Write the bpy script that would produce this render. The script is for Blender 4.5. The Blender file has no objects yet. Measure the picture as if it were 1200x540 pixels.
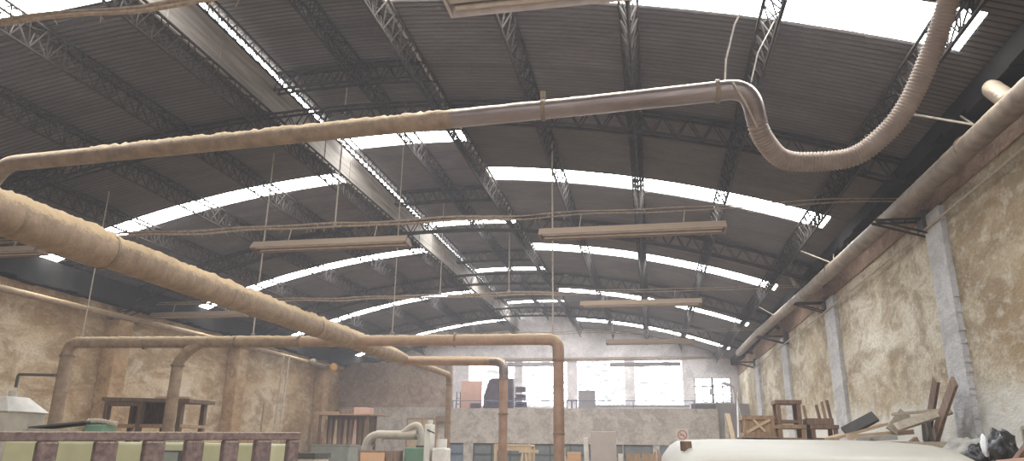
import bpy, math, random
from mathutils import Vector, Matrix, Quaternion
random.seed(7)
PI = math.pi
EYE = 1.65
SC = bpy.context.scene
COL = SC.collection

# ------------------------------------------------------------------ mesh builder
class MB:
    def __init__(s): s.v = []; s.f = []; s.sm = []
    def add(s, vs, fs, smooth=False):
        b = len(s.v); s.v += [tuple(p) for p in vs]
        for f in fs: s.f.append(tuple(i + b for i in f)); s.sm.append(smooth)
        return s
    def box(s, c, size, rot=None, taper=1.0, tx=None):
        hx, hy, hz = size[0] / 2, size[1] / 2, size[2] / 2
        t2 = taper if tx is None else tx
        pts = [(-hx, -hy, -hz), (hx, -hy, -hz), (hx, hy, -hz), (-hx, hy, -hz), (-hx * t2, -hy * taper, hz), (hx * t2, -hy * taper, hz), (hx * t2, hy * taper, hz), (-hx * t2, hy * taper, hz)]
        c = Vector(c)
        M = rot if rot is not None else Matrix.Identity(3)
        pts = [c + M @ Vector(p) for p in pts]
        return s.add(pts, [(0, 3, 2, 1), (4, 5, 6, 7), (0, 1, 5, 4), (1, 2, 6, 5), (2, 3, 7, 6), (3, 0, 4, 7)])
    def bb(s, x0, x1, y0, y1, z0, z1):
        return s.box(((x0 + x1) / 2, (y0 + y1) / 2, (z0 + z1) / 2), (x1 - x0, y1 - y0, z1 - z0))
    def plank(s, p0, p1, w, t, up=(0, 0, 1)):
        p0 = Vector(p0); p1 = Vector(p1); d = (p1 - p0); L = d.length; d.normalize()
        u = Vector(up); u = u - d * u.dot(d)
        if u.length < 1e-4: u = Vector((1, 0, 0)) - d * d.x
        u.normalize(); r = u.cross(d)
        M = Matrix((r, d, u)).transposed()
        return s.box((p0 + p1) / 2, (w, L, t), M)
    def bar(s, p0, p1, r, n=4, cap=True):
        return s.tube([p0, p1], r, n, cap)
    def tube(s, path, r, n=12, cap=True, smooth=None):
        P = [Vector(p) for p in path]; m = len(P)
        R = r if isinstance(r, (list, tuple)) else [r] * m
        if smooth is None: smooth = n > 6
        tan = []
        for i in range(m):
            a = P[max(0, i - 1)]; b = P[min(m - 1, i + 1)]
            t = b - a
            tan.append(t.normalized() if t.length > 1e-9 else Vector((0, 0, 1)))
        t0 = tan[0]; ref = Vector((0, 0, 1)) if abs(t0.z) < .9 else Vector((1, 0, 0))
        u = (ref - t0 * ref.dot(t0)).normalized()
        vs = []; off = PI / 4 if n == 4 else 0
        for i in range(m):
            if i: u = tan[i - 1].rotation_difference(tan[i]) @ u
            u = (u - tan[i] * u.dot(tan[i])).normalized()
            w = tan[i].cross(u)
            for k in range(n):
                a = 2 * PI * k / n + off
                vs.append(P[i] + (u * math.cos(a) + w * math.sin(a)) * R[i])
        fs = []
        for i in range(m - 1):
            for k in range(n):
                k2 = (k + 1) % n
                fs.append((i * n + k, i * n + k2, (i + 1) * n + k2, (i + 1) * n + k))
        s.add(vs, fs, smooth)
        if cap:
            s.add(vs[:n], [tuple(reversed(range(n)))]); s.add(vs[-n:], [tuple(range(n))])
        return s
    def prism(s, poly, y0, y1, axis='y', at=(0, 0, 0)):
        """poly in (a,b); extruded along axis"""
        n = len(poly); A = Vector(at); vs = []
        for y in (y0, y1):
            for a, b in poly:
                p = {'y': (a, y, b), 'x': (y, a, b), 'z': (a, b, y)}[axis]
                vs.append(A + Vector(p))
        fs = [tuple(range(n)), tuple(reversed(range(n, 2 * n)))]
        for k in range(n):
            k2 = (k + 1) % n; fs.append((k, k + n, k2 + n, k2))
        return s.add(vs, fs)
    def lathe(s, c, prof, n=20, axis='z'):
        c = Vector(c); vs = []; m = len(prof)
        for r, h in prof:
            for k in range(n):
                a = 2 * PI * k / n; x, y = r * math.cos(a), r * math.sin(a)
                vs.append(c + Vector({'z': (x, y, h), 'y': (x, h, y), 'x': (h, x, y)}[axis]))
        fs = [(i * n + k, i * n + (k + 1) % n, (i + 1) * n + (k + 1) % n, (i + 1) * n + k) for i in range(m - 1) for k in range(n)]
        s.add(vs, fs, True)
        s.add(vs[:n], [tuple(reversed(range(n)))]); s.add(vs[-n:], [tuple(range(n))])
        return s
    def grid(s, fn, nu, nv, smooth=True):
        vs = [fn(i / nu, j / nv) for i in range(nu + 1) for j in range(nv + 1)]
        fs = [(i * (nv + 1) + j, (i + 1) * (nv + 1) + j, (i + 1) * (nv + 1) + j + 1, i * (nv + 1) + j + 1) for i in range(nu) for j in range(nv)]
        return s.add(vs, fs, smooth)
    def build(s, name, mat, parent=None, origin=None, bevel=0, fix=True):
        if parent is not None:
            o0 = Vector((0, 0, 0)); p = parent
            while p is not None: o0 = o0 + p.location; p = p.parent
            loc = Vector((0, 0, 0))
        elif origin is not None: o0 = Vector(origin); loc = o0
        else:
            xs = [v[0] for v in s.v]; ys = [v[1] for v in s.v]; zs = [v[2] for v in s.v]
            o0 = Vector(((min(xs) + max(xs)) / 2, (min(ys) + max(ys)) / 2, min(zs))); loc = o0
        me = bpy.data.meshes.new(name)
        me.from_pydata([(v[0] - o0.x, v[1] - o0.y, v[2] - o0.z) for v in s.v], [], s.f)
        me.polygons.foreach_set('use_smooth', s.sm)
        me.update()
        if fix:
            import bmesh
            bm = bmesh.new(); bm.from_mesh(me); bmesh.ops.recalc_face_normals(bm, faces=bm.faces[:]); bm.to_mesh(me); bm.free()
        if mat is not None: me.materials.append(mat)
        ob = bpy.data.objects.new(name, me); COL.objects.link(ob)
        ob.parent = parent; ob.location = loc
        if bevel:
            b = ob.modifiers.new('bevel', 'BEVEL'); b.width = bevel; b.segments = 2; b.limit_method = 'ANGLE'
        return ob

def tag(o, label, cat, group=None, kind=None):
    o['label'] = label; o['category'] = cat
    if group: o['group'] = group
    if kind: o['kind'] = kind
    return o
def thing(name, label, cat, loc, group=None):
    o = bpy.data.objects.new(name, None); COL.objects.link(o); o.location = loc; o.empty_display_size = .1
    bpy.context.view_layer.update()
    return tag(o, label, cat, group)
def struct(o): o['kind'] = 'structure'; return o
def copy_tree(o, parent=None):
    c = o.copy(); COL.objects.link(c); c.parent = parent
    for ch in [x for x in bpy.data.objects if x.parent == o]: copy_tree(ch, c)
    return c

# ------------------------------------------------------------------ materials
def new_mat(name):
    m = bpy.data.materials.new(name); m.use_nodes = True
    nt = m.node_tree; nt.nodes.clear()
    out = nt.nodes.new('ShaderNodeOutputMaterial'); b = nt.nodes.new('ShaderNodeBsdfPrincipled')
    nt.links.new(b.outputs[0], out.inputs[0])
    return m, nt, b, out
def L(nt, a, b): nt.links.new(a, b)
def ramp(nt, fac, stops):
    r = nt.nodes.new('ShaderNodeValToRGB'); e = r.color_ramp.elements
    while len(e) < len(stops): e.new(.5)
    for el, (p, c) in zip(e, stops): el.position = p; el.color = (c[0], c[1], c[2], 1)
    L(nt, fac, r.inputs[0]); return r.outputs[0]
def noise(nt, vec, scale, detail=5, rough=.6, dist=0.):
    n = nt.nodes.new('ShaderNodeTexNoise'); n.inputs['Scale'].default_value = scale; n.inputs['Detail'].default_value = detail
    n.inputs['Roughness'].default_value = rough; n.inputs['Distortion'].default_value = dist
    L(nt, vec, n.inputs['Vector']); return n.outputs['Fac']
def coords(nt, scale=(1, 1, 1), world=False):
    if world: v = nt.nodes.new('ShaderNodeNewGeometry').outputs['Position']
    else: v = nt.nodes.new('ShaderNodeTexCoord').outputs['Object']
    m = nt.nodes.new('ShaderNodeMapping'); m.inputs['Scale'].default_value = scale
    L(nt, v, m.inputs[0]); return m.outputs[0]
def mix(nt, fac, a, b):
    n = nt.nodes.new('ShaderNodeMix'); n.data_type = 'RGBA'
    for sock, val in ((n.inputs[0], fac), (n.inputs[6], a), (n.inputs[7], b)):
        if isinstance(val, (int, float)): sock.default_value = val
        elif isinstance(val, tuple): sock.default_value = (val[0], val[1], val[2], 1)
        else: L(nt, val, sock)
    return n.outputs[2]
def bump(nt, bsdf, h, strength=.4, dist=.02):
    b = nt.nodes.new('ShaderNodeBump'); b.inputs['Strength'].default_value = strength; b.inputs['Distance'].default_value = dist
    L(nt, h, b.inputs['Height']); L(nt, b.outputs[0], bsdf.inputs['Normal'])

def simple(name, c1, c2=None, scale=6, rough=.8, metal=0., stretch=(1, 1, 1), bmp=.25, bdist=.01, lo=.35, hi=.65, dust=None, dust_lo=.25):
    m, nt, b, out = new_mat(name)
    v = coords(nt, stretch)
    n = noise(nt, v, scale)
    c2 = c2 or tuple(x * .7 for x in c1)
    col = ramp(nt, n, [(lo, c2), (hi, c1)])
    if dust:
        g = nt.nodes.new('ShaderNodeNewGeometry'); sx = nt.nodes.new('ShaderNodeSeparateXYZ'); L(nt, g.outputs['Normal'], sx.inputs[0])
        n2 = noise(nt, v, 34, 4, .75)
        ad = nt.nodes.new('ShaderNodeMath'); ad.operation = 'MULTIPLY_ADD'; L(nt, n2, ad.inputs[0]); ad.inputs[1].default_value = 1.1; L(nt, sx.outputs[2], ad.inputs[2])
        f = ramp(nt, ad.outputs[0], [(dust_lo + .3, (0, 0, 0)), (dust_lo + .65, (1, 1, 1))])
        col = mix(nt, f, col, dust)
    L(nt, col, b.inputs['Base Color'])
    b.inputs['Roughness'].default_value = rough; b.inputs['Metallic'].default_value = metal
    b.inputs['Specular IOR Level'].default_value = .08 if rough >= .85 else .5
    if bmp: bump(nt, b, noise(nt, v, scale * 4, 4), bmp, bdist)
    return m

def plaster(name, tan, brown, pale, low=None, lowh=0.0, s=1.0, white_below=None, st=.5):
    m, nt, b, out = new_mat(name)
    v = coords(nt, (1, st, 1), True)
    n1 = noise(nt, v, .55 * s, 6, .62, .6); n2 = noise(nt, v, 2.3 * s, 7, .68, .8); n3 = noise(nt, v, 9 * s, 5, .7)
    c = ramp(nt, n1, [(.36, brown), (.5, tan), (.66, pale)])
    f2 = ramp(nt, n2, [(.42, (1, 1, 1)), (.56, (0, 0, 0))])
    fm = nt.nodes.new('ShaderNodeMath'); fm.operation = 'MULTIPLY'; L(nt, f2, fm.inputs[0]); fm.inputs[1].default_value = .75
    c = mix(nt, fm.outputs[0], c, tuple(x * .72 for x in brown))
    f3 = ramp(nt, n3, [(.5, (0, 0, 0)), (.68, (1, 1, 1))])
    fm3 = nt.nodes.new('ShaderNodeMath'); fm3.operation = 'MULTIPLY'; L(nt, f3, fm3.inputs[0]); fm3.inputs[1].default_value = .6
    c = mix(nt, fm3.outputs[0], c, pale)
    n4 = noise(nt, coords(nt, (1, .75, 1), True), 26 * s, 4, .8)
    f4 = ramp(nt, n4, [(.40, (1, 1, 1)), (.52, (0, 0, 0))])
    fm4 = nt.nodes.new('ShaderNodeMath'); fm4.operation = 'MULTIPLY'; L(nt, f4, fm4.inputs[0]); fm4.inputs[1].default_value = .38
    c = mix(nt, fm4.outputs[0], c, tuple(x * .6 for x in brown))
    if white_below is not None:        # ragged band of old whitewash up to a height
        g = nt.nodes.new('ShaderNodeNewGeometry'); sx = nt.nodes.new('ShaderNodeSeparateXYZ'); L(nt, g.outputs['Position'], sx.inputs[0])
        ma = nt.nodes.new('ShaderNodeMath'); ma.operation = 'MULTIPLY_ADD'; L(nt, n2, ma.inputs[0]); ma.inputs[1].default_value = 1.6
        L(nt, sx.outputs[2], ma.inputs[2])
        h = white_below
        f = ramp(nt, ma.outputs[0], [(0, (1, 1, 1)), (1, (0, 0, 0))])
        mr = nt.nodes.new('ShaderNodeMapRange'); L(nt, ma.outputs[0], mr.inputs[0]); mr.inputs[1].default_value = h + .65; mr.inputs[2].default_value = h + .95
        mr.inputs[3].default_value = .75; mr.inputs[4].default_value = 0
        c = mix(nt, mr.outputs[0], c, (.62, .60, .56))
    L(nt, c, b.inputs['Base Color']); b.inputs['Roughness'].default_value = .95; b.inputs['Specular IOR Level'].default_value = .15
    bump(nt, b, n3, .5, .05)
    return m

def emit(name, col, s, lines=None):
    m, nt, b, out = new_mat(name)
    e = nt.nodes.new('ShaderNodeEmission'); e.inputs[0].default_value = (*col, 1); e.inputs[1].default_value = s
    nt.nodes.remove(b)
    if lines:
        v = coords(nt, lines, True); n = noise(nt, v, 1., 4, .7)
        c = ramp(nt, n, [(.43, tuple(x * .09 for x in col)), (.50, col)])
        L(nt, c, e.inputs[0])
    L(nt, e.outputs[0], out.inputs[0]); return m

# corrugated roof sheet: one sheet width every .82 m along Y, grime streaked along the arch
def roof_mat():
    m, nt, b, out = new_mat('corrugated_roof_sheet')
    g = nt.nodes.new('ShaderNodeNewGeometry'); sx = nt.nodes.new('ShaderNodeSeparateXYZ'); L(nt, g.outputs['Position'], sx.inputs[0])
    def mth(op, a, bb=None, cc=None):
        n = nt.nodes.new('ShaderNodeMath'); n.operation = op
        for i, x in enumerate((a, bb, cc)):
            if x is None: continue
            if isinstance(x, (int, float)): n.inputs[i].default_value = x
            else: L(nt, x, n.inputs[i])
        return n.outputs[0]
    sy = mth('DIVIDE', sx.outputs[1], .82)
    fl = mth('FLOOR', sy); fr = mth('FRACT', sy)
    sxx = mth('FLOOR', mth('DIVIDE', mth('ADD', sx.outputs[0], 30.0), 2.5))
    cb = nt.nodes.new('ShaderNodeCombineXYZ'); L(nt, fl, cb.inputs[0]); L(nt, sxx, cb.inputs[1])
    wn = nt.nodes.new('ShaderNodeTexWhiteNoise'); wn.noise_dimensions = '2D'; L(nt, cb.outputs[0], wn.inputs[0])
    v = coords(nt, (1.0, 2.0, 1), True)
    n1 = noise(nt, v, 1.6, 7, .7); n2 = noise(nt, coords(nt, (1, 1, 1), True), .45, 4)
    c = ramp(nt, n1, [(.3, (.072, .059, .053)), (.7, (.14, .118, .107))])
    c = mix(nt, mth('MULTIPLY', wn.outputs[0], .4), c, (.085, .074, .067))
    f2 = ramp(nt, n2, [(.35, (1, 1, 1)), (.6, (0, 0, 0))])
    c = mix(nt, mth('MULTIPLY', f2, .4), c, (.07, .062, .057))
    # patchy darker stripes along the grooves of the corrugation
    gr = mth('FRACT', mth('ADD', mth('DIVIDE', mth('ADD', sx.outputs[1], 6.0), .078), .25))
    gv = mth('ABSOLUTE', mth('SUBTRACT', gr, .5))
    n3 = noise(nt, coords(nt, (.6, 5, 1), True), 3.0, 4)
    groove_tone = mth('MULTIPLY', mth('SUBTRACT', 1.0, mth('SMOOTH_MIN', mth('MULTIPLY', gv, 4.5), 1.0, .1)), mth('ADD', n3, .55))
    c = mix(nt, groove_tone, c, (.018, .015, .013))
    lap = mth('LESS_THAN', fr, .04)
    c = mix(nt, mth('MULTIPLY', lap, .65), c, (.05, .043, .04))
    L(nt, c, b.inputs['Base Color']); b.inputs['Roughness'].default_value = .85; b.inputs['Specular IOR Level'].default_value = .2
    return m

M = {}
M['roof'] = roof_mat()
M['wall_r'] = plaster('stained_plaster_right', (.45, .385, .285), (.30, .22, .135), (.60, .55, .47), white_below=2.2)
M['wall_l'] = plaster('stained_plaster_left', (.43, .315, .20), (.30, .185, .095), (.50, .42, .32))
M['wall_end'] = plaster('whitewashed_plaster', (.62, .57, .56), (.55, .50, .49), (.68, .64, .64), s=.6)
M['wall_part'] = plaster('brown_brick_plaster', (.36, .27, .215), (.30, .21, .165), (.43, .345, .29))
M['parapet'] = plaster('grimy_beige_plaster', (.47, .41, .36), (.38, .32, .275), (.54, .48, .43))
M['pillar_r'] = plaster('grey_cement_plaster', (.50, .485, .49), (.46, .44, .43), (.55, .54, .54), s=1.6)
M['pillar_l'] = plaster('raw_brown_render', (.40, .26, .145), (.31, .19, .105), (.45, .33, .22), s=1.4)
M['eave'] = plaster('reddish_brick', (.27, .17, .12), (.19, .12, .085), (.34, .24, .18), s=1.5)
M['blackened'] = simple('shade_black_eaves', (.022, .019, .017), (.012, .011, .010), 3, .95, 0)  # near black puts the shade below the roof edge into the colour
M['floor'] = simple('sawdust_floor', (.50, .42, .32), (.38, .31, .24), 1.4)
M['steel'] = simple('sooty_steel', (.042, .035, .031), (.023, .019, .017), 14, .9, 0, bmp=0, dust=(.22, .165, .115), dust_lo=.7)
M['steel_dusty'] = simple('dust_coated_steel', (.20, .155, .115), (.11, .085, .065), 14, .85, .0, bmp=0, dust=(.34, .26, .18), dust_lo=.35)
M['duct'] = simple('galvanised_duct', (.27, .185, .12), (.165, .11, .07), 9, .7, .05, bmp=.35, bdist=.02, dust=(.40, .275, .145), dust_lo=.45)
M['duct_pink'] = simple('primer_duct', (.33, .205, .145), (.23, .14, .095), 7, .6, .1, bmp=.2, dust=(.39, .265, .15), dust_lo=.35)
M['duct_grey'] = simple('bare_steel_duct', (.23, .185, .175), (.15, .115, .105), 5, .38, .55, stretch=(.4, 2, 2), bmp=.12, dust=(.38, .29, .20), dust_lo=.45)
M['seam'] = simple('duct_seam', (.24, .17, .11), (.12, .085, .06), 9, .7, .2)
M['hose'] = simple('ribbed_hose', (.25, .19, .155), (.175, .13, .105), 8, .75, 0, bmp=.1, dust=(.31, .235, .17), dust_lo=.45)
M['pipe_r'] = simple('rusty_pipe', (.215, .165, .125), (.12, .085, .06), 6, .65, .15, dust=(.34, .27, .19), dust_lo=.45)
M['fix'] = simple('dusty_fixture_enamel', (.215, .15, .12), (.15, .10, .08), 9, .75, 0, dust=(.33, .24, .17), dust_lo=.45)
M['fix_pale'] = simple('greyed_fixture_enamel', (.44, .385, .375), (.36, .31, .30), 9, .6, 0)
M['tube'] = simple('grimy_tube_glass', (.50, .42, .36), (.40, .32, .26), 12, .35, 0, bmp=0)
M['cable'] = simple('dust_furred_cable', (.33, .255, .19), (.20, .15, .11), 20, .95, 0, bmp=0)
M['rope'] = simple('pale_rod', (.40, .34, .28), (.28, .23, .18), 18, .8, 0, bmp=0)
M['panel'] = simple('weathered_zinc_panel', (.40, .355, .31), (.20, .17, .145), 2.2, .8, 0, stretch=(1, .35, 5))
M['sky_sheet'] = emit('daylit_translucent_sheet', (.95, .98, 1.0), 13.0)
M['glass_white'] = emit('daylit_frosted_glass', (.96, .98, 1.0), 4.0, lines=(1.6, 1, 9))
M['wood_dark'] = simple('dark_old_wood', (.16, .10, .065), (.085, .052, .034), 5, .8, 0, stretch=(6, 6, 1), dust=(.33, .24, .16), dust_lo=.5)
M['wood_red'] = simple('reddish_brown_wood', (.24, .155, .11), (.14, .085, .06), 5, .75, 0, stretch=(6, 6, 1))
M['wood_mid'] = simple('raw_brown_wood', (.36, .24, .15), (.24, .15, .09), 5, .8, 0, stretch=(6, 6, 1))
M['wood_light'] = simple('pale_new_wood', (.55, .42, .28), (.44, .32, .20), 5, .75, 0, stretch=(6, 6, 1))
M['wood_grey'] = simple('greyed_rail_wood', (.21, .15, .135), (.11, .075, .072), 9, .85, 0, stretch=(2, 2, 2), dust=(.38, .30, .23), dust_lo=.55)
M['ply'] = simple('orange_ply', (.56, .33, .19), (.49, .28, .155), 4, .7, 0)
M['pinkboard'] = simple('pinkish_board', (.52, .31, .24), (.46, .27, .21), 4, .7, 0)
M['greyboard'] = simple('grey_mauve_board', (.34, .305, .31), (.29, .26, .265), 3, .7, 0)
M['taupe'] = simple('taupe_door_board', (.40, .34, .305), (.35, .295, .26), 3, .7, 0)
M['white_paint'] = simple('white_car_paint', (.37, .34, .29), (.33, .30, .25), 3, .45, 0, bmp=0)
M['black_rubber'] = simple('black_rubber', (.02, .02, .02), None, 6, .7, 0, bmp=0)
M['black_plastic'] = simple('black_plastic', (.022, .021, .022), None, 5, .35, 0)
M['dark_glass'] = simple('dark_window_glass', (.045, .055, .06), (.03, .036, .04), 2, .12, 0, bmp=0)
M['pane'] = simple('dusty_workshop_pane', (.17, .185, .18), (.10, .11, .11), 2.2, .3, 0, bmp=0)
M['pane_blue'] = simple('bluish_workshop_pane', (.19, .23, .27), (.13, .16, .19), 2.2, .3, 0, bmp=0)
M['frame_dark'] = simple('dark_window_frame', (.07, .07, .07), None, 7, .7, 0, bmp=0)
M['frame_white'] = simple('white_window_bar', (.75, .75, .77), (.68, .68, .70), 7, .7, 0, bmp=0)
M['olive'] = simple('olive_machine_paint', (.44, .415, .25), (.37, .35, .20), 3, .55, 0)
M['cream_machine'] = simple('dusty_cream_paint', (.44, .40, .33), (.34, .30, .24), 3, .7, 0, dust=(.50, .42, .32), dust_lo=.4)
M['green'] = simple('green_machine_paint', (.13, .23, .15), (.10, .17, .115), 4, .5, 0)
M['grey_green'] = simple('grey_green_paint', (.25, .26, .22), (.19, .195, .165), 4, .6, 0)
M['white_machine'] = simple('off_white_machine_paint', (.60, .56, .50), (.48, .44, .39), 5, .6, 0)
M['grey_duct'] = simple('grey_bent_duct', (.42, .38, .32), (.30, .265, .22), 6, .6, .1, dust=(.45, .37, .28), dust_lo=.4)
M['orange'] = simple('dusty_orange_paint', (.55, .27, .06), (.42, .20, .05), 9, .7, 0)
M['purple'] = simple('dark_mauve_upholstery', (.13, .10, .125), (.085, .065, .085), 5, .8, 0)
M['blue_metal'] = simple('bluish_grey_metal', (.16, .18, .25), (.10, .115, .17), 9, .5, .3, bmp=0)
M['sack'] = simple('grey_sackcloth', (.36, .34, .31), (.25, .235, .215), 9, .95, 0)
M['tan_cloth'] = simple('tan_cardboard', (.46, .35, .24), (.37, .275, .185), 5, .9, 0)
M['charcoal'] = simple('charcoal_board', (.075, .07, .065), (.05, .046, .042), 5, .8, 0)
M['plank_grey'] = simple('dusty_grey_plank', (.40, .345, .27), (.28, .235, .18), 5, .9, 0, stretch=(4, 4, 4))
M['sign_face'] = simple('beige_sign_face', (.55, .49, .42), (.50, .44, .37), 4, .6, 0, bmp=0)
M['sign_red'] = simple('faded_sign_red', (.42, .14, .11), (.37, .12, .095), 6, .6, 0, bmp=0)
M['sign_ink'] = simple('sign_ink', (.10, .085, .08), None, 6, .6, 0, bmp=0)

# ------------------------------------------------------------------ roof shape (heights above the floor)
XC, RR = -3.85, 19.1
def rz(x): return EYE + 4.47 - RR + math.sqrt(RR * RR - (x - XC) ** 2)      # sheet underside
def bz(x): return rz(x) - .34                                                # beam underside
XL, XR, YB, YE = -11.0, 3.2, -6.0, 27.6
MX0, MX1, MUP = -5.05, -2.55, .62                                            # the raised ridge
STRIPS = [-3.9, 0.9, 5.76, 11.02, 15.68, 20.48, 25.6]; SW = .29  # first two strips are out of view, added for their light
STRIPS_L = [5.32, 10.86, 15.66, 20.4, 25.4]; SWL = .22
ARCHES = [8.3, 13.3, 18.2, 23.1]
BEAMS = [2.45, 1.2, -.05, -1.3, -2.55, -5.05, -6.3, -7.55, -8.8, -10.05]

def sheet(name, x0, x1, up, strips, SW):
    mb = MB(); P = .078; nx = max(6, int((x1 - x0) / .3))
    segs = []; y = YB
    for c in strips: segs.append((y, c - SW)); y = c + SW
    segs.append((y, YE))
    for a, b in segs:
        n = int((b - a) / (P / 6))
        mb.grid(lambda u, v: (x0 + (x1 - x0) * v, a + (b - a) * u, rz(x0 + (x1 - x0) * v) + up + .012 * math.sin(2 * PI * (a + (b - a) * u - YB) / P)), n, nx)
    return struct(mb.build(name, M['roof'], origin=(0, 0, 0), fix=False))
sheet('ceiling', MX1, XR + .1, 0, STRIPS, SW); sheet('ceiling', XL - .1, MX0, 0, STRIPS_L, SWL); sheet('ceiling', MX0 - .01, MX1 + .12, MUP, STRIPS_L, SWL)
# skylight sheets
wn = 0
for x0, x1, up in ((MX1, XR - .46, 0), (XL + .25, MX0, 0), (MX0, MX1, MUP)):
    for c in (STRIPS if x0 == MX1 else STRIPS_L):
        SW = .29 if x0 == MX1 else SWL
        wn += 1
        mb = MB(); mb.grid(lambda u, v: (x0 + (x1 - x0) * v, c - SW + 2 * SW * u, rz(x0 + (x1 - x0) * v) + up + .012), 1, 12)
        struct(mb.build('window_%d' % wn, M['sky_sheet'], origin=(0, 0, 0), fix=False))
        if up == 0:   # closing piece of sheet between skylight and eave
            mb = MB()
            e0, e1 = (x1, XR + .1) if x0 == MX1 else (XL - .1, x0)
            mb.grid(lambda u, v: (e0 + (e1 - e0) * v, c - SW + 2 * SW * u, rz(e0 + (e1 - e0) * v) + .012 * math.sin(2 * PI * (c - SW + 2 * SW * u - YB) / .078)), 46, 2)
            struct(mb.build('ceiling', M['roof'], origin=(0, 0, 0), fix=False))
# walls of the raised ridge: the left one leaves a thin open slit under the sheets
mb = MB(); mb.bb(MX0 - .03, MX0, YB, YE, EYE + 4.40, EYE + 4.94)
for k in range(34): mb.bb(MX0, MX0 + .012, YB + k, YB + k + .02, EYE + 4.40, EYE + 4.94)
struct(mb.build('wall_ridge_left', M['panel'], origin=(0, 0, 0)))
wn += 1
struct(MB().bb(MX0 - .028, MX0 - .022, YB, YE, EYE + 4.94, EYE + 5.06).build('window_%d' % wn, M['sky_sheet'], origin=(0, 0, 0)))
struct(MB().bb(MX1, MX1 + .03, YB, YE, EYE + 4.40, EYE + 5.05).build('wall_ridge_right', M['panel'], origin=(0, 0, 0)))

# ------------------------------------------------------------------ walls, floor
def arched_wall(name, y0, y1, x0, x1, mat, holes=()):
    """wall across the hall up to the roof, with rectangular holes (x0,x1,z0,z1) side by side"""
    mb = MB(); xs = sorted(set([x0, x1] + [h[0] for h in holes] + [h[1] for h in holes]))
    def col(a, b, z0, top):
        n = max(1, int((b - a) / .35))
        for i in range(n):
            p, q = a + (b - a) * i / n, a + (b - a) * (i + 1) / n
            def tz(x): return (rz(x) + (MUP if MX0 - 1e-4 <= x <= MX1 + 1e-4 and MX0 < (p + q) / 2 < MX1 else 0) + .02) if top is None else top
            v = [(p, y0, z0), (q, y0, z0), (q, y1, z0), (p, y1, z0), (p, y0, tz(p)), (q, y0, tz(q)), (q, y1, tz(q)), (p, y1, tz(p))]
            mb.add(v, [(0, 3, 2, 1), (4, 5, 6, 7), (0, 1, 5, 4), (1, 2, 6, 5), (2, 3, 7, 6), (3, 0, 4, 7)])
    cuts = sorted(set(xs + [MX0, MX1]))
    for a, b in zip(cuts, cuts[1:]):
        h = [q for q in holes if q[0] <= a + 1e-6 and q[1] >= b - 1e-6]
        if h: col(a, b, 0, h[0][2]); col(a, b, h[0][3], None)
        else: col(a, b, 0, None)
    return struct(mb.build(name, mat, origin=(0, 0, 0), fix=False))
struct(MB().bb(XL - .3, XR + .3, YB - .3, YE + .3, -.15, 0).build('floor', M['floor'], origin=(0, 0, 0)))
struct(MB().bb(XR, XR + .3, YB - .3, YE + .3, 0, rz(XR) + .05).build('wall_right', M['wall_r'], origin=(0, 0, 0)))
struct(MB().bb(XL - .3, XL, YB - .3, YE + .3, 0, rz(XL) + .05).build('wall_left', M['wall_l'], origin=(0, 0, 0)))
FILL_BAYS = [(-2.4, -.2), (.4, 2.6)]  # unseen glowing windows added behind the camera as fill light
arched_wall('wall_front', YB - .3, YB, XL, XR, M['wall_l'], [(a, b, 1.0, 3.6) for a, b in FILL_BAYS])
for a, b in FILL_BAYS:
    wn += 1
    w = bpy.data.objects.new('window_%d' % wn, None); COL.objects.link(w); w.location = ((a + b) / 2, YB, 1.0); w['kind'] = 'structure'
    MB().bb(a, b, YB - .16, YB - .15, 1.0, 3.6).build('pane', M['glass_white'], w)  # added fill panel, lights surfaces that face the camera
    mb = MB()
    for k in range(5): x = a + (b - a) * k / 4; mb.bb(x - .02, x + .02, YB - .14, YB - .1, 1.0, 3.6)
    for k in range(4): z = 1.0 + 2.6 * k / 3; mb.bb(a, b, YB - .141, YB - .099, z - .02, z + .02)
    mb.build('window_frame', M['frame_dark'], w)
BAYS = [(-6.98, -5.15), (-4.84, -3.1), (-2.72, -.93), (-.56, 1.2)]
W0, W1 = EYE + 1.47, EYE + 3.16
SMALL = (1.6, 2.9, EYE + 1.6, EYE + 2.5)
arched_wall('wall_back', YE, YE + .25, XL, XR, M['wall_end'], [(a, b, W0, W1) for a, b in BAYS] + [SMALL])
# glazing of the back wall
for a, b in BAYS:
    wn += 1
    w = bpy.data.objects.new('window_%d' % wn, None); COL.objects.link(w); w.location = ((a + b) / 2, YE, W0); w['kind'] = 'structure'
    MB().bb(a, b, YE + .12, YE + .13, W0, W1).build('pane', M['glass_white'], w)
    mb = MB()
    for k in range(6):
        z = W0 + (W1 - W0) * k / 5; mb.bb(a, b, YE + .095, YE + .115, z - .009, z + .009)
    for k in range(4):
        x = a + (b - a) * k / 3; mb.bb(x - .009, x + .009, YE + .096, YE + .114, W0, W1)
    mb.build('muntin', M['frame_white'], w)
wn += 1
a, b, z0, z1 = SMALL
w = bpy.data.objects.new('window_%d' % wn, None); COL.objects.link(w); w.location = ((a + b) / 2, YE, z0); w['kind'] = 'structure'
MB().bb(a, b, YE + .12, YE + .13, z0, z1).build('pane', M['glass_white'], w)
mb = MB()
for k in range(4):
    z = z0 + (z1 - z0) * k / 3; mb.bb(a, b, YE + .02, YE + .06, z - .018, z + .018)
for x, t in ((a, .03), (a + .3, .012), ((a + b) / 2, .04), (b - .3, .012), (b, .03)): mb.bb(x - t, x + t, YE + .02, YE + .06, z0, z1)
mb.build('window_frame', M['frame_dark'], w)
MB().bb(a + .52, a + .68, YE + .0, YE + .02, z0 + .3, z0 + .52).build('card', M['greyboard'], w)
struct(MB().bb(-7.2, 3.1, YE - .14, YE, W1 + .06, W1 + .12).build('trim_1', M['cable'], origin=(0, 0, 0)))
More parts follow.
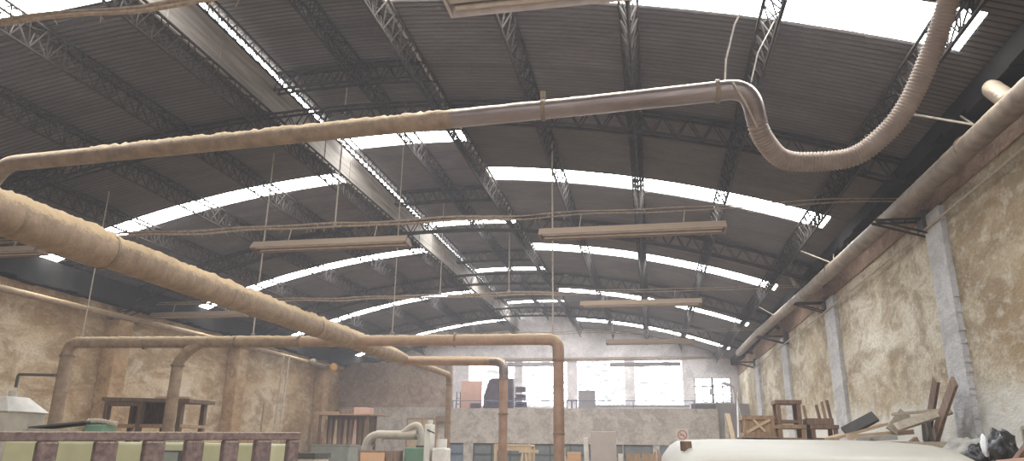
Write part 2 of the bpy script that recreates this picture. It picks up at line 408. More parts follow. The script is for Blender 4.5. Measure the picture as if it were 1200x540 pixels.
struct(MB().bb(1.45, 3.05, YE - .06, YE, z0 - .32, z0 - .03).build('trim_2', M['charcoal'], origin=(0, 0, 0)))

# brown partition at the left, mezzanine parapet and floor, glazed partition below
PY = 24.7
mb = MB(); mb.bb(XL, -6.85, PY, PY + .2, 0, EYE + 1.28); struct(mb.build('wall_partition_low', M['parapet'], origin=(0, 0, 0)))
mb = MB(); mb.bb(XL, -6.85, PY, PY + .2, EYE + 1.28, EYE + 2.84); struct(mb.build('wall_partition', M['wall_part'], origin=(0, 0, 0)))
struct(MB().bb(-6.85, 2.12, PY, PY + .18, EYE + .1, EYE + 1.25).build('wall_mezzanine', M['parapet'], origin=(0, 0, 0)))
struct(MB().bb(-6.85, 2.12, PY + .18, YE, EYE + .02, EYE + .12).build('floor', M['floor'], origin=(0, 0, 0)))
GL = [(-7.75, -7.12, 'pane'), (-7.02, -6.36, 'pane_blue'), (-6.02, -4.1, 'pane'), (-4.06, -2.02, 'pane'), (-1.95, -.98, 'pane'), (-.94, .0, 'pane')]
mb = MB(); xp = XL
for a, b, _ in GL + [(.22, .62, None)]:
    mb.bb(xp, a, PY + .02, PY + .17, 0, EYE + .1)
    if _: mb.bb(a, b, PY + .02, PY + .17, 0, .75)
    xp = b
mb.bb(xp, 2.12, PY + .02, PY + .17, 0, EYE + .1)
struct(mb.build('wall_below_mezzanine', M['parapet'], origin=(0, 0, 0)))
struct(MB().bb(.22, .62, PY + .1, PY + .14, 0, EYE + .1).build('door_1', M['pane_blue'], origin=(0, 0, 0)))
for a, b, mt in GL:
    wn += 1
    w = bpy.data.objects.new('window_%d' % wn, None); COL.objects.link(w); w.location = ((a + b) / 2, PY, .75); w['kind'] = 'structure'
    MB().bb(a, b, PY + .09, PY + .1, .75, EYE + .1).build('pane', M[mt], w)
    mb = MB(); nn = max(1, round((b - a) / .68))
    for k in range(nn + 1):
        x = a + (b - a) * k / nn; mb.bb(x - .02, x + .02, PY + .05, PY + .09, .75, EYE + .1)
    for z in (.77, EYE - .26, EYE + .08): mb.bb(a, b, PY + .051, PY + .089, z - .02, z + .02)
    mb.build('window_frame', M['frame_dark'], w)

# pillars
def ragged(x0, x1, y0, y1, z0, z1, side):
    mb = MB(); n = 130
    for i in range(n):
        a, b = z0 + (z1 - z0) * i / n, z0 + (z1 - z0) * (i + 1) / n
        j = random.uniform(-.009, .009)
        mb.bb(x0, x1, y0 + j, y1, a, b)
    return mb
for y, wd in ((8.03, .46), (12.85, .72), (17.5, .75), (22.2, .8)):
    struct(ragged(XR - .06, XR, y, y + wd, 0, EYE + 2.55, 1).build('pillar', M['pillar_r'], origin=(0, 0, 0)))
for y in (12.85, 17.4, 22.6):
    struct(MB().bb(XL, XL + .34, y, y + .42, 0, EYE + 2.42).build('pillar', M['pillar_l'], origin=(0, 0, 0), bevel=.02))
# eaves: rough brick band; gutter beams filled up and blackened as painted shade
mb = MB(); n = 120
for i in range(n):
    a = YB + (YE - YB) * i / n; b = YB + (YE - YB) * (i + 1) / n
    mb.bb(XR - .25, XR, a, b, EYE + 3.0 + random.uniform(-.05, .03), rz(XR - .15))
struct(mb.build('beam', M['blackened'], origin=(0, 0, 0)))
struct(MB().bb(XR - .02, XR, YB, YE, EYE + 2.58, EYE + 3.06).build('trim_3', M['eave'], origin=(0, 0, 0)))
struct(MB().bb(XL, XL + .12, YB, YE, EYE + 2.58, EYE + 2.7).build('trim_4', M['wall_l'], origin=(0, 0, 0)))
mb = MB(); n = 120
for i in range(n):
    a = YB + (YE - YB) * i / n; b = YB + (YE - YB) * (i + 1) / n
    mb.bb(XL, XL + .32, a, b, EYE + 2.71 + random.uniform(-.03, .04), rz(XL + .2))
struct(mb.build('beam', M['blackened'], origin=(0, 0, 0)))

# ------------------------------------------------------------------ lattice beams along the hall
ORD = ['first', 'second', 'third', 'fourth', 'fifth']
def lattice(x, zb, depth, label, mat, y0=1.5, y1=YE, w=.085, step=.24, grp='lattice beams running the length of the roof', lace=True):
    t = thing('lattice_girder', label, 'roof beam', (x, (y0 + y1) / 2, zb), grp)
    MB().bar((x, y0, zb), (x, y1, zb), .017, 6).build('bottom_chord', mat, t)
    for sx in (-w, w): MB().bar((x + sx, y0, zb + depth), (x + sx, y1, zb + depth), .017, 6).build('top_chord', mat, t)
    n = int((y1 - y0) / step)
    for sx in (-w, w):
        mb = MB()
        for k in range(n):
            a = y0 + k * step
            mb.bar((x, a, zb), (x + sx, a + step / 2, zb + depth), .0085, 4, False)
            mb.bar((x + sx, a + step / 2, zb + depth), (x, a + step, zb), .0085, 4, False)
        mb.build('web_lacing', mat, t)
    if lace:
        mb = MB()
        for k in range(n):
            a = y0 + k * step; s = 1 if k % 2 else -1
            mb.bar((x - s * w, a, zb + depth), (x + s * w, a + step, zb + depth), .0085, 4, False)
        mb.build('top_lacing', mat, t)
    return t
for i, x in enumerate(BEAMS):
    if i < 5: lab = 'sooty steel lattice beam under the right roof slope, %s from the right wall' % ORD[i]
    else: lab = 'sooty steel lattice beam under the left roof slope, %s from the raised ridge' % ORD[i - 5]
    lattice(x, bz(x), .275, lab, M['steel'])
lattice(-3.8, EYE + 4.77, .27, 'steel lattice beam inside the raised ridge, midway across it', M['steel'])
lattice(MX0 + .12, EYE + 4.83, .18, 'slim lattice beam inside the raised ridge, along its bright open slit', M['steel'], w=.06, step=.2, lace=False)

# arch trusses across the hall
def arch(y, x0, x1, zf, zt, label, grp, step=.3):
    xm = (x0 + x1) / 2
    t = thing('arch_truss', label, 'arch truss', (xm, y, zf(xm)), grp)
    n = int((x1 - x0) / step); xs = [x0 + (x1 - x0) * k / n for k in range(n + 1)]
    for nm, f in (('bottom_chord', zf), ('top_chord', zt)):
        mb = MB()
        for s in (-.06, .06): mb.tube([(x, y + s, f(x)) for x in xs], .021, 6)
        mb.build(nm, M['steel'], t)
    mb = MB()
    for a, b in zip(xs, xs[1:]):
        m = (a + b) / 2
        for s in (-.06, .06):
            mb.bar((a, y + s, zf(a)), (m, y + s, zt(m)), .010, 4, False); mb.bar((m, y + s, zt(m)), (b, y + s, zf(b)), .010, 4, False)
    mb.build('web_lacing', M['steel'], t)
for i, y in enumerate(ARCHES):
    w = ['nearest', 'second nearest', 'third nearest', 'farthest'][i]
    arch(y, XL + .05, XR - .05, lambda x: rz(x) - .32, lambda x: rz(x) - .05, 'sooty steel lattice arch across the whole hall, the %s of the four' % w, 'arch trusses across the hall')
    arch(y, MX0 + .03, MX1 - .03, lambda x: rz(x) + MUP - .30, lambda x: rz(x) + MUP - .04, 'short steel lattice arch inside the raised ridge, the %s of the four' % w, 'short arches inside the raised ridge', .22)

# ------------------------------------------------------------------ ducts
def H(x, y, h): return (x, y, h + EYE)
def arc_path(p, q, r, steps=8):
    """polyline p[0],p[1].. with rounded corners of radius r"""
    P = [Vector(v) for v in p]; out = [P[0]]
    for i in range(1, len(P) - 1):
        a = (P[i - 1] - P[i]).normalized(); b = (P[i + 1] - P[i]).normalized()
        s = P[i] + a * r; e = P[i] + b * r
        for k in range(steps + 1):
            t = k / steps; out.append(s * (1 - t) ** 2 + P[i] * 2 * t * (1 - t) + e * t * t)
    out.append(P[-1]); return out
def lumpy(path, r, n, amp, k=12.0):
    """a tube whose dusty upper side is lumpy"""
    mb = MB(); P = []
    for a, b in zip(path, path[1:]):
        a = Vector(a); b = Vector(b); m = max(1, int((b - a).length / .03))
        P += [a + (b - a) * i / m for i in range(m)]
    P.append(Vector(path[-1]))
    mb.tube(P, r, n)
    from mathutils import noise as mn
    cnt = len(P) * n
    for i in range(cnt):
        c = P[i // n]; v = Vector(mb.v[i]); d = v - c
        if d.z > .2 * r:
            f = (d.z / r) * amp * (.6 + mn.noise(v * k) + .5 * mn.noise(v * k * 2.5))
            mb.v[i] = tuple(v + Vector((0, 0, max(0, f))))
    return mb
def ring(c, d, r, w=.02): 
    c = Vector(c); d = Vector(d).normalized()
    return MB().tube([c - d * w / 2, c + d * w / 2], r, 24)

MXD, MH = -4.1, 1.41
t = thing('main_duct', 'thick sawdust-caked round duct running away from the camera at left', 'duct', H(MXD, 6.5, MH - .15))
lumpy([H(MXD, 1.5, MH), H(MXD, 4.64, MH)], .139, 32, .03, 16.).build('duct_section', M['duct'], t)
lumpy([H(MXD, 4.62, MH), H(MXD, 10.2, MH)], .122, 32, .03, 16.).build('duct_section', M['duct'], t)
mb = MB(); mb.tube([H(MXD, 10.2, MH), H(MXD, 11.2, MH), H(MXD, 11.75, MH)], [.126, .115, .082], 28); mb.build('reducer', M['duct'], t)
mb = MB(); mb.tube(arc_path([H(MXD, 11.7, MH), H(MXD, 14.6, MH), H(MXD, 14.6, -1.65 + .02)], 0, .18), .062, 20); mb.build('drop_pipe', M['duct'], t)
for y, r in ((3.78, .141), (4.64, .146), (5.65, .124), (6.3, .124), (8.3, .13), (10.2, .126)): ring(H(MXD, y, MH), (0, 1, 0), r, .024).build('seam', M['seam'], t)
ring(H(MXD, 14.6, 1.2), (0, 0, 1), .07, .03).build('seam', M['seam'], t)

t = thing('branch_duct', 'long dusty brown pipe crossing the hall at left with a leg at each end', 'duct', (-1.18, 9.5, 0))
lumpy(arc_path([H(-8.70, 9.5, 1.26), H(-8.70, 9.5, 1.44), H(-4.9, 9.5, 1.40)], 0, .16), .082, 20, .012).build('duct_section', M['duct'], t)
lumpy([H(-4.92, 9.5, 1.40), H(-3.2, 9.5, 1.39), H(-1.36, 9.5, 1.38)], .074, 20, .01).build('duct_section', M['duct_pink'], t)
MB().tube(arc_path([H(-1.4, 9.5, 1.38), H(-1.18, 9.5, 1.38), H(-1.18, 9.5, 1.1)], 0, .14), .078, 20).build('elbow', M['duct_pink'], t)
MB().tube([H(-1.18, 9.5, 1.12), (-1.18, 9.5, .02)], .072, 20).build('leg', M['duct_pink'], t)
MB().tube([H(-8.70, 9.5, 1.3), (-8.70, 9.5, .02)], .092, 20).build('leg', M['duct'], t)
MB().tube([H(-6.45, 9.5, 1.42), H(-6.65, 9.5, 1.30), H(-6.78, 9.5, 1.16), H(-6.8, 9.5, 1.08)], [.07, .08, .082, .082], 20).build('branch_collar', M['duct'], t)
MB().tube([H(-6.8, 9.5, 1.1), (-6.83, 9.5, .02)], .08, 20).build('leg', M['duct'], t)
for x, z, r in ((-8.70, 1.24, .105), (-8.70, .7, .098), (-6.8, 1.08, .098), (-1.18, 1.1, .083), (-1.18, .16, .078)): ring(H(x, 9.5, z), (0, 0, 1), r, .025).build('seam', M['seam'], t)
for x in (-7.4, -5.9, -4.9, -2.6): ring(H(x, 9.5, 1.41), (1, 0, 0), .09 if x < -4 else .082, .025).build('seam', M['seam'], t)

t = thing('branch_duct', 'shorter dusty pipe behind the long crossing pipe, bending down at center', 'duct', (-2.36, 11.7, 0))
lumpy([H(-4.12, 11.7, 1.37), H(-2.56, 11.7, 1.35)], .075, 20, .01).build('duct_section', M['duct_pink'], t)
MB().tube(arc_path([H(-2.6, 11.7, 1.35), H(-2.36, 11.7, 1.35), H(-2.36, 11.7, 1.05)], 0, .16), .08, 20).build('elbow', M['duct_grey'], t)
MB().tube([H(-2.36, 11.7, 1.08), (-2.36, 11.7, .02)], .07, 20).build('leg', M['duct_pink'], t)
for z in (1.06, .5): ring(H(-2.36, 11.7, z), (0, 0, 1), .083, .025).build('seam', M['seam'], t)

# upper thin duct with flexible hose
t = thing('overhead_duct', 'slim steel duct high across the hall ending in ribbed flexible hose', 'duct', H(-2, 5.3, 2.5))
a, b = Vector(H(-6.25, 5.5, 2.6)), Vector(H(.62, 5.07, 2.6))
mb = MB(); mb.tube(arc_path([H(-6.32, 5.5, 2.18), H(-6.32, 5.5, 2.36), H(-6.12, 5.48, 2.6), H(-5.0, 5.42, 2.6)], 0, .12), .078, 20); mb.build('elbow', M['duct'], t)
lumpy([H(-5.1, 5.425, 2.6), H(-1.5, 5.221, 2.6)], .075, 24, .02, 18.).build('duct_section', M['duct'], t)
lumpy([H(-1.52, 5.222, 2.6), H(-.45, 5.16, 2.6)], .076, 20, .006).build('duct_section', M['duct_grey'], t)
MB().tube([H(-.47, 5.16, 2.6), H(.62, 5.08, 2.6)], .077, 24).build('duct_section', M['duct_grey'], t)
MB().tube(arc_path([H(.60, 5.08, 2.6), H(.83, 5.06, 2.6), H(.885, 5.2, 2.36)], 0, .16, 12), .076, 24).build('elbow', M['duct_grey'], t)
def cr(P, n):
    P = [Vector(p) for p in P]; P = [P[0] * 2 - P[1]] + P + [P[-1] * 2 - P[-2]]; out = []
    for i in range(1, len(P) - 2):
        p0, p1, p2, p3 = P[i - 1:i + 3]
        for k in range(n):
            s = k / n
            out.append(.5 * ((2 * p1) + (p2 - p0) * s + (2 * p0 - 5 * p1 + 4 * p2 - p3) * s * s + (3 * p1 - p0 - 3 * p2 + p3) * s ** 3))
    out.append(P[-2]); return out
hp = cr([H(.878, 5.18, 2.39), H(.90, 5.23, 2.32), H(.965, 5.32, 2.24), H(1.07, 5.42, 2.165), H(1.24, 5.46, 2.135), H(1.58, 5.45, 2.145), H(1.80, 5.38, 2.27), H(1.97, 5.28, 2.46), H(2.13, 5.1, 2.80), H(2.22, 4.92, 3.09), H(2.27, 4.7, 3.36)], 48)
def resample(P, st):
    out = [P[0]]; acc = 0.
    for a, b in zip(P, P[1:]):
        d = (b - a).length; u = st - acc
        while u <= d: out.append(a + (b - a) * (u / d)); u += st
        acc = d - (u - st)
    return out
hp = resample(hp, .0065)
mb = MB(); mb.tube(hp, [.073 + .006 * math.sin(i * 2 * PI / 4.0 + .4) for i in range(len(hp))], 18); mb.build('flexible_hose', M['hose'], t)
for p, d in ((H(-.75, 5.175, 2.6), (1, 0, 0)), (H(.6, 5.08, 2.6), (1, 0, 0)), (H(-6.32, 5.5, 2.24), (0, 0, 1))): ring(p, d, .09, .03).build('clamp', M['seam'], t)
MB().box(H(-.75, 5.15, 2.72), (.04, .03, .06)).build('clamp_bolt', M['seam'], t)
mb = MB()
mb.tube(cr([H(.70, 4.98, 2.62), H(.78, 5.0, 2.45), H(.9, 5.2, 2.28), H(1.02, 5.4, 2.12)], 6), .008, 6)
mb.build('tie_wire', M['rope'], t)
tag(MB().tube([H(.66, 5.08, 2.68), H(.69, 5.15, 2.9), H(.80, 5.3, 3.3), H(.93, 5.45, 3.6)], .007, 6).build('wire', M['rope']), 'pale slanting wire holding the overhead duct near its bend', 'wire')
tag(MB().tube([H(.85, 5.09, 2.66), H(.95, 5.25, 3.0), H(1.17, 5.62, 3.49)], .005, 6).build('wire', M['rope']), 'thin wire beside the top of the flexible hose', 'wire')

# right wall pipe
t = thing('wall_pipe', 'long rusty round pipe running high along the right wall', 'pipe', H(2.85, 12, 2.55))
lumpy([H(2.9, 3.0, 2.57), H(2.9, 8.9, 2.66), H(2.85, 13.3, 2.72), H(2.74, 19, 2.80), H(2.66, 22.4, 2.76)], .10, 20, .006).build('pipe_run', M['pipe_r'], t)
MB().tube(arc_path([H(3.05, 6.25, 3.02), H(2.93, 6.05, 2.93), H(2.9, 5.75, 2.66)], 0, .14), .08, 18).build('branch_elbow', M['pipe_r'], t)
for y in (6.6, 9.0, 11.6, 14.4, 17.4): ring(H(2.9 if y < 9 else 2.9 - (y - 9) * .012, y, 2.62 + (y - 5.6) * .0150), (0, 1, 0), .107, .04).build('seam', M['seam'], t)
t = thing('drain_pipe', 'short rusty pipe hanging open-ended at the upper right edge', 'pipe', H(3.04, 5.86, 2.28))
MB().tube([H(3.115, 5.86, 2.55), H(3.115, 5.88, 2.28)], .075, 18).build('tube', M['pipe_r'], t)
ring(H(3.115, 5.88, 2.30), (0, 0, 1), .085, .05).build('rim', M['pipe_r'], t)
tag(MB().tube([H(3.12, 4.5, 2.42), H(3.12, 13, 2.36), H(3.1, 23, 2.36)], .014, 8).build('conduit', M['rope']), 'thin conduit running under the long pipe on the right wall', 'conduit')
for i, y in enumerate((8.5, 13.45, 17.5, 22.8)):
    w = ['nearest', 'second nearest', 'third nearest', 'farthest'][i]
    t = thing('pipe_bracket', 'black steel bracket on top of the right-hand pillar, the %s of four' % w, 'bracket', H(2.95, y, 2.4), 'pipe brackets on the right pillars')
    xo = 2.62 if i < 2 else 2.5
    mb = MB(); mb.bb(XR - .1, XR, y - .1, y + .1, EYE + 2.4, EYE + 2.62); mb.build('wall_plate', M['charcoal'], t)
    mb = MB()
    for s in (-.07, .07): mb.bar(H(XR, y + s, 2.53), H(xo, y + s, 2.53), .017, 4)
    mb.build('arm', M['steel'], t)
    mb = MB()
    for s in (-.07, .07):
        mb.bar(H(XR, y + s, 2.34), H(xo, y + s, 2.53), .014, 4)
    for k in range(4):
        x = xo + (XR - xo) * k / 4; mb.bar(H(x, y - .07, 2.53), H(x + .1, y + .07, 2.53), .008, 4)
    mb.build('brace', M['steel'], t)
for i, y in enumerate((6.6, 11.6, 16.4)):
    w = ['nearest', 'middle', 'farthest'][i]
    t = thing('pipe_hanger', 'pale hanger rods from the rightmost lattice beam to the wall pipe, %s of three' % w, 'hanger', H(2.7, y, 2.72), 'hanger rods of the right wall pipe')
    px = 2.88 - max(0, y - 9) * .012
    MB().bar(H(2.45, y + .1, bz(2.45) - EYE), H(px, y - .25, 2.74), .011, 6).build('rod', M['rope'], t)
    MB().bar(H(2.98, y + .2, 3.04), H(px, y - .25, 2.74), .009, 6).build('rod', M['rope'], t)
t = thing('stub_pipe', 'short stub of pipe rising behind the wall pipe near the far brackets', 'pipe', H(2.70, 13.4, 2.8))
MB().tube([H(2.70, 13.4, 2.835), H(2.66, 13.62, 3.05)], .05, 14).build('tube', M['pipe_r'], t)
ring(H(2.663, 13.6, 3.03), (0, .7, .7), .056, .04).build('rim', M['seam'], t)

# left wall pipes
t = thing('wall_pipe', 'dusty brown pipe running along the top of the left wall', 'pipe', H(-10.72, 12, 2.4))
lumpy([H(-10.72, 5.0, 2.44), H(-10.72, 11.5, 2.47), H(-10.7, 16.7, 2.52), H(-10.7, 23.5, 2.5)], .06, 14, .006).build('pipe_run', M['duct'], t)
for y in (9.6, 13.4, 17.4): ring(H(-10.72, y, 2.47), (0, 1, 0), .068, .04).build('seam', M['seam'], t)
t = thing('pipe_bracket', 'black steel bracket crowning the nearest left pillar', 'bracket', H(-10.5, 13, 2.4))
mb = MB()
for s in (-.1, .1): mb.bar(H(XL, 13.05 + s, 2.62), H(-10.2, 13.05 + s, 2.72), .016, 4); mb.bar(H(XL, 13.05 + s, 2.44), H(-10.2, 13.05 + s, 2.72), .013, 4)
mb.build('arm', M['steel'], t)
mb = MB()
for k in range(4): mb.bar(H(-10.9 + k * .2, 12.95, 2.6 + k * .03), H(-10.75 + k * .2, 13.15, 2.62 + k * .03), .009, 4)
mb.build('brace', M['steel'], t)

# ------------------------------------------------------------------ light fittings and cables
FG = 'dead fluorescent light fittings hanging under the roof'
def fixture(x0, x1, y, h, label, mat, hang=True):
    t = thing('light_fitting', label, 'light fitting', H((x0 + x1) / 2, y, h - .07), FG)
    prof = [(-.13, -.055), (-.145, -.06), (-.145, -.045), (-.06, .055), (.06, .055), (.145, -.045), (.145, -.06), (.13, -.055), (.05, .03), (-.05, .03)]
    MB().prism([(y + a, EYE + h + b) for a, b in prof], x0, x1, 'x').build('reflector', mat, t)
    MB().bb(x0 + .02, x1 - .02, y - .03, y + .03, EYE + h - .03, EYE + h + .03).build('spine', mat, t)
    for s in (-.07, .07): MB().tube([H(x0 + .05, y + s, h - .035), H(x1 - .05, y + s, h - .035)], .018, 10).build('tube', M['tube'], t)
    for x in (x0 + .01, x1 - .01): MB().prism([(y - .145, EYE + h - .06), (y - .06, EYE + h + .055), (y + .06, EYE + h + .055), (y + .145, EYE + h - .06)], x - .01, x + .01, 'x').build('end_cap', mat, t)
    if hang:
        for f in (.22, .78):
            x = x0 + (x1 - x0) * f
            MB().bar(H(x, y, h + .05), H(x + .03, y, h + .24), .006, 4).build('hanger', M['rope'], t)
fixture(-5.42, -3.14, 8.9, 2.67, 'dusty brown light fitting left of center, nearest row hanging above the thick duct', M['fix'])
fixture(-1.34, 1.02, 8.9, 2.68, 'pinkish long light fitting right of center, hanging under the second skylight strip', M['fix'])
fixture(-1.2, 1.05, 3.85, 2.79, 'pale light fitting cut by the top edge of the picture', M['fix_pale'])
fixture(-10.9, -8.66, 8.62, 2.68, 'dusty light fitting cut by the left edge, behind the thick duct', M['fix'])
fixture(-1.27, 1.03, 13.8, 2.68, 'brown light fitting right of center in front of the third arch', M['fix'])
fixture(-10.75, -8.5, 13.9, 2.68, 'dusty light fitting at left between the thick duct and the left wall', M['fix'])
fixture(-1.1, 1.2, 19.1, 2.68, 'small far reddish light fitting just above the back windows', M['fix'])
fixture(-5.0, -3.17, 24.0, 2.66, 'far light fitting seen dark against the back windows beside the bent pipe', M['greyboard'])
fixture(-1.27, 1.0, 24.0, 2.63, 'far light fitting seen dark against the two right back windows', M['greyboard'])

def cable_run(y, h, x0, x1, label, fuzz):
    t = thing('cable_run', label, 'cable', H((x0 + x1) / 2, y, h - .04), 'dusty cable runs across the hall')
    for k, (dz, dy) in enumerate(((0, 0), (.055, .03))):
        P = []
        n = 60
        for i in range(n + 1):
            x = x0 + (x1 - x0) * i / n
            P.append(H(x, y + dy, h + dz + .02 * math.sin(i * .9 + k) * .5 + .02 * abs(math.sin(i * PI / 10))))
        MB().tube(P, [(.017 if p[0] < -1.7 else .008) if fuzz else .009 for p in P], 6).build('cable', M['cable'], t)
    mb = MB()
    for i in range(int(fuzz)):
        x = random.uniform(x0, min(x1, -1)); z = h + random.uniform(0, .05)
        mb.bar(H(x, y, z), H(x + random.uniform(-.05, .05), y + .03, z + random.choice((-1, 1)) * random.uniform(.03, .07)), .004, 4, False)
    if fuzz: mb.build('dust_threads', M['cable'], t)['kind'] = 'stuff'
cable_run(3.87, 2.97, -10.9, .2, 'dusty cable pair crossing the top left corner in front of the near skylight', 40)
cable_run(8.93, 2.91, -10.9, 3.1, 'dusty cable pair across the hall above the two nearest light fittings', 160)
cable_run(13.88, 2.9, -10.9, 3.1, 'dusty cable pair across the hall level with the third light row', 80)
cable_run(19.1, 2.91, -8.5, 3.0, 'thin cable pair across the hall above the far reddish fitting', 0)

def hanger(x, y, h0, h1, label, r=.009):
    t = thing('hanger_rod', label, 'rod', H(x, y, h0), 'thin hanger rods dropping from the roof')
    MB().bar(H(x, y, h0), H(x, y, h1), r, 6).build('rod', M['rope'], t)
    MB().tube([H(x + .03 * math.cos(a * PI / 6), y, h0 + .02 + .03 * math.sin(a * PI / 6)) for a in range(13)], .005, 5).build('hook', M['rope'], t)
def roofh(x): return (rz(x) - EYE) + (MUP if MX0 < x < MX1 else 0)
hanger(-8.5, 9.5, 1.53, roofh(-8.5), 'pale rod holding the left end of the long crossing pipe')
hanger(-1.25, 9.5, 1.47, roofh(-1.25), 'pale rod holding the right end of the long crossing pipe', .011)
hanger(-5.65, 9.5, 1.49, roofh(-5.65), 'pale rod dropping past the left end of the left light fitting', .012)
hanger(-3.52, 9.5, 1.47, roofh(-3.52), 'pale rod dropping just right of the thick duct onto the crossing pipe', .007)
hanger(-4.25, 8.93, 2.95, roofh(-4.25), 'short pale rod dropping to the cable above the left light fitting', .011)
hanger(-4.16, 13.88, 2.98, roofh(-4.16), 'pale rod dropping to the cable beyond the raised ridge')
hanger(-2.72, 13.88, 2.98, roofh(-2.72), 'pale rod dropping to the cable right of the raised ridge')

# ------------------------------------------------------------------ mezzanine furniture and rail
t = thing('guard_rail', 'thin dark guard rail along the top of the mezzanine wall', 'guard rail', H(-2.3, PY + .1, 1.25))
MB().bar(H(-6.85, PY + .1, 1.51), H(2.12, PY + .1, 1.51), .014, 6).build('top_rail', M['blue_metal'], t)
for x in (-6.8, -4.7, -2.62, -.58, 1.4, 2.1): MB().bar(H(x, PY + .1, 1.25), H(x, PY + .1, 1.51), .014, 6).build('post', M['blue_metal'], t)
MF = EYE + .12
tag(MB().box((-6.42, 25.9, MF + 1.09), (.78, .03, 2.16), Matrix.Rotation(math.radians(-3), 3, 'X')).build('pinkish_board', M['pinkboard'], bevel=.004), 'pinkish upright board against the left back window on the mezzanine', 'board')
# stacked upholstered chairs
def stack_chair(x, y, z, label, ang=0):
    t = thing('stacking_chair', label, 'chair', (x, y, z), 'mauve chairs stacked on the mezzanine')
    MB().box((x, y, z + .46), (.35, .36, .06)).build('seat', M['purple'], t, bevel=.02)
    MB().box((x, y + .2, z + .80), (.35, .03, .2)).build('backrest', M['purple'], t, bevel=.01)
    for sx in (-.2, .2):
        for sy in (-.2, .2):
            MB().bar((x + sx, y + sy, z), (x + sx, y + sy, z + (.46 if sy < 0 else .92)), .014, 6).build('leg', M['blue_metal'], t)
    for k, sy in enumerate((-.2, .2)): MB().bar((x - .2, y + sy, z + .3), (x + .2, y + sy, z + .3), .011, 5).build('stretcher', M['blue_metal'], t)
WS = ['lowest', 'second lowest', 'third lowest', 'second highest', 'topmost']
# two tall dark mauve panels with a rack of metal frames between the windows
t = thing('panel_stack', 'tall dark mauve slab on the mezzanine behind the center bent pipe', 'panel', (-5.2, 25.6, MF))
MB().prism([(-5.95, MF), (-4.8, MF), (-4.8, EYE + 2.33), (-5.55, EYE + 2.33), (-5.68, EYE + 2.28), (-5.85, EYE + 1.75)], 25.45, 25.75, 'y').build('slab', M['purple'], t, bevel=.02)
MB().bb(-5.6, -4.82, 25.44, 25.46, EYE + 1.5, EYE + 1.56).build('cross_strip', M['blue_metal'], t)
for k in range(5): 
    stack_chair(-4.56, 25.72 - .033 * k, MF + k * .26, 'mauve chair with metal legs, %s in the stack beside the tall slab' % WS[k])
for k in range(2): stack_chair(-6.2, 25.5 - .033 * k, MF + k * .26 + 0.2, 'mauve chair in the low stack left of the tall slab, %s' % ('under the other' if k == 0 else 'on top'))
tag(MB().bb(-6.4, -5.9, 25.2, 25.7, MF, MF + .2).build('wooden_box', M['wood_dark'], bevel=.01), 'low dark box under the small chair stack on the mezzanine', 'box')
t = thing('garment_rack', 'dark narrow rack of metal frames at the left end of the mezzanine', 'rack', (-6.75, 25.3, MF))
for k in range(2): MB().bar((-6.86 + k * .22, 25.3, MF), (-6.80 + k * .12, 25.3, EYE + 1.85), .02, 5).build('upright', M['purple'], t)
for k in range(7): MB().bar((-6.85 + k * .008, 25.28, MF + .3 + k * .2), (-6.66 - k * .008, 25.28, MF + .3 + k * .2), .016, 5).build('rung', M['blue_metal'], t)
tag(MB().box((-2.17, 25.4, MF + .89), (.6, .04, 1.78), Matrix.Rotation(math.radians(-2), 3, 'X')).build('grey_board', M['greyboard'], bevel=.004), 'grey mauve board standing against the third back window', 'board')
t = thing('tall_stool', 'small dark stool legs showing left of the grey board', 'stool', (-2.72, 25.5, MF))
MB().bb(-2.92, -2.5, 25.35, 25.65, EYE + 1.54, EYE + 1.58).build('seat', M['blue_metal'], t)
for x in (-2.88, -2.72, -2.55): MB().bar((x, 25.5, MF), (x, 25.5, EYE + 1.55), .018, 5).build('leg', M['blue_metal'], t)
t = thing('low_cabinet', 'long low pale cabinet under the back windows behind the guard rail', 'cabinet', (-.5, 27.2, MF))
MB().bb(-2.2, 1.35, 26.95, 27.4, MF, EYE + 1.46).build('body', M['greyboard'], t, bevel=.01)
MB().bb(-2.22, 1.37, 26.93, 27.42, EYE + 1.46, EYE + 1.5).build('top', M['greyboard'], t)
# no smoking sign on the mezzanine wall
t = thing('no_smoking_sign', 'beige square sign with a red prohibition ring on the mezzanine wall', 'sign', H(.94, PY, .3))
cx, cz, sy = .96, EYE + .42, PY
MB().bb(cx - .2, cx + .2, sy - .02, sy, cz - .2, cz + .2).build('plate', M['sign_face'], t)
mb = MB(); n = 32; vs = []
for r in (.155, .115):
    for y in (sy - .026, sy - .019):
        for k in range(n): a = 2 * PI * k / n; vs.append((cx + r * math.cos(a), y, cz + r * math.sin(a)))
fs = []
for k in range(n):
    q = (k + 1) % n
    fs += [(k, q, 2 * n + q, 2 * n + k), (k, n + k, n + q, q), (2 * n + k, 2 * n + q, 3 * n + q, 3 * n + k)]
mb.add(vs, fs); mb.plank((cx - .1, sy - .0225, cz + .1), (cx + .1, sy - .0225, cz - .1), .006, .035, up=(1, 0, 1)); mb.build('red_ring', M['sign_red'], t)
mb = MB(); mb.bb(cx - .085, cx + .06, sy - .0215, sy - .019, cz - .015, cz + .015); mb.build('cigarette', M['sign_ink'], t)

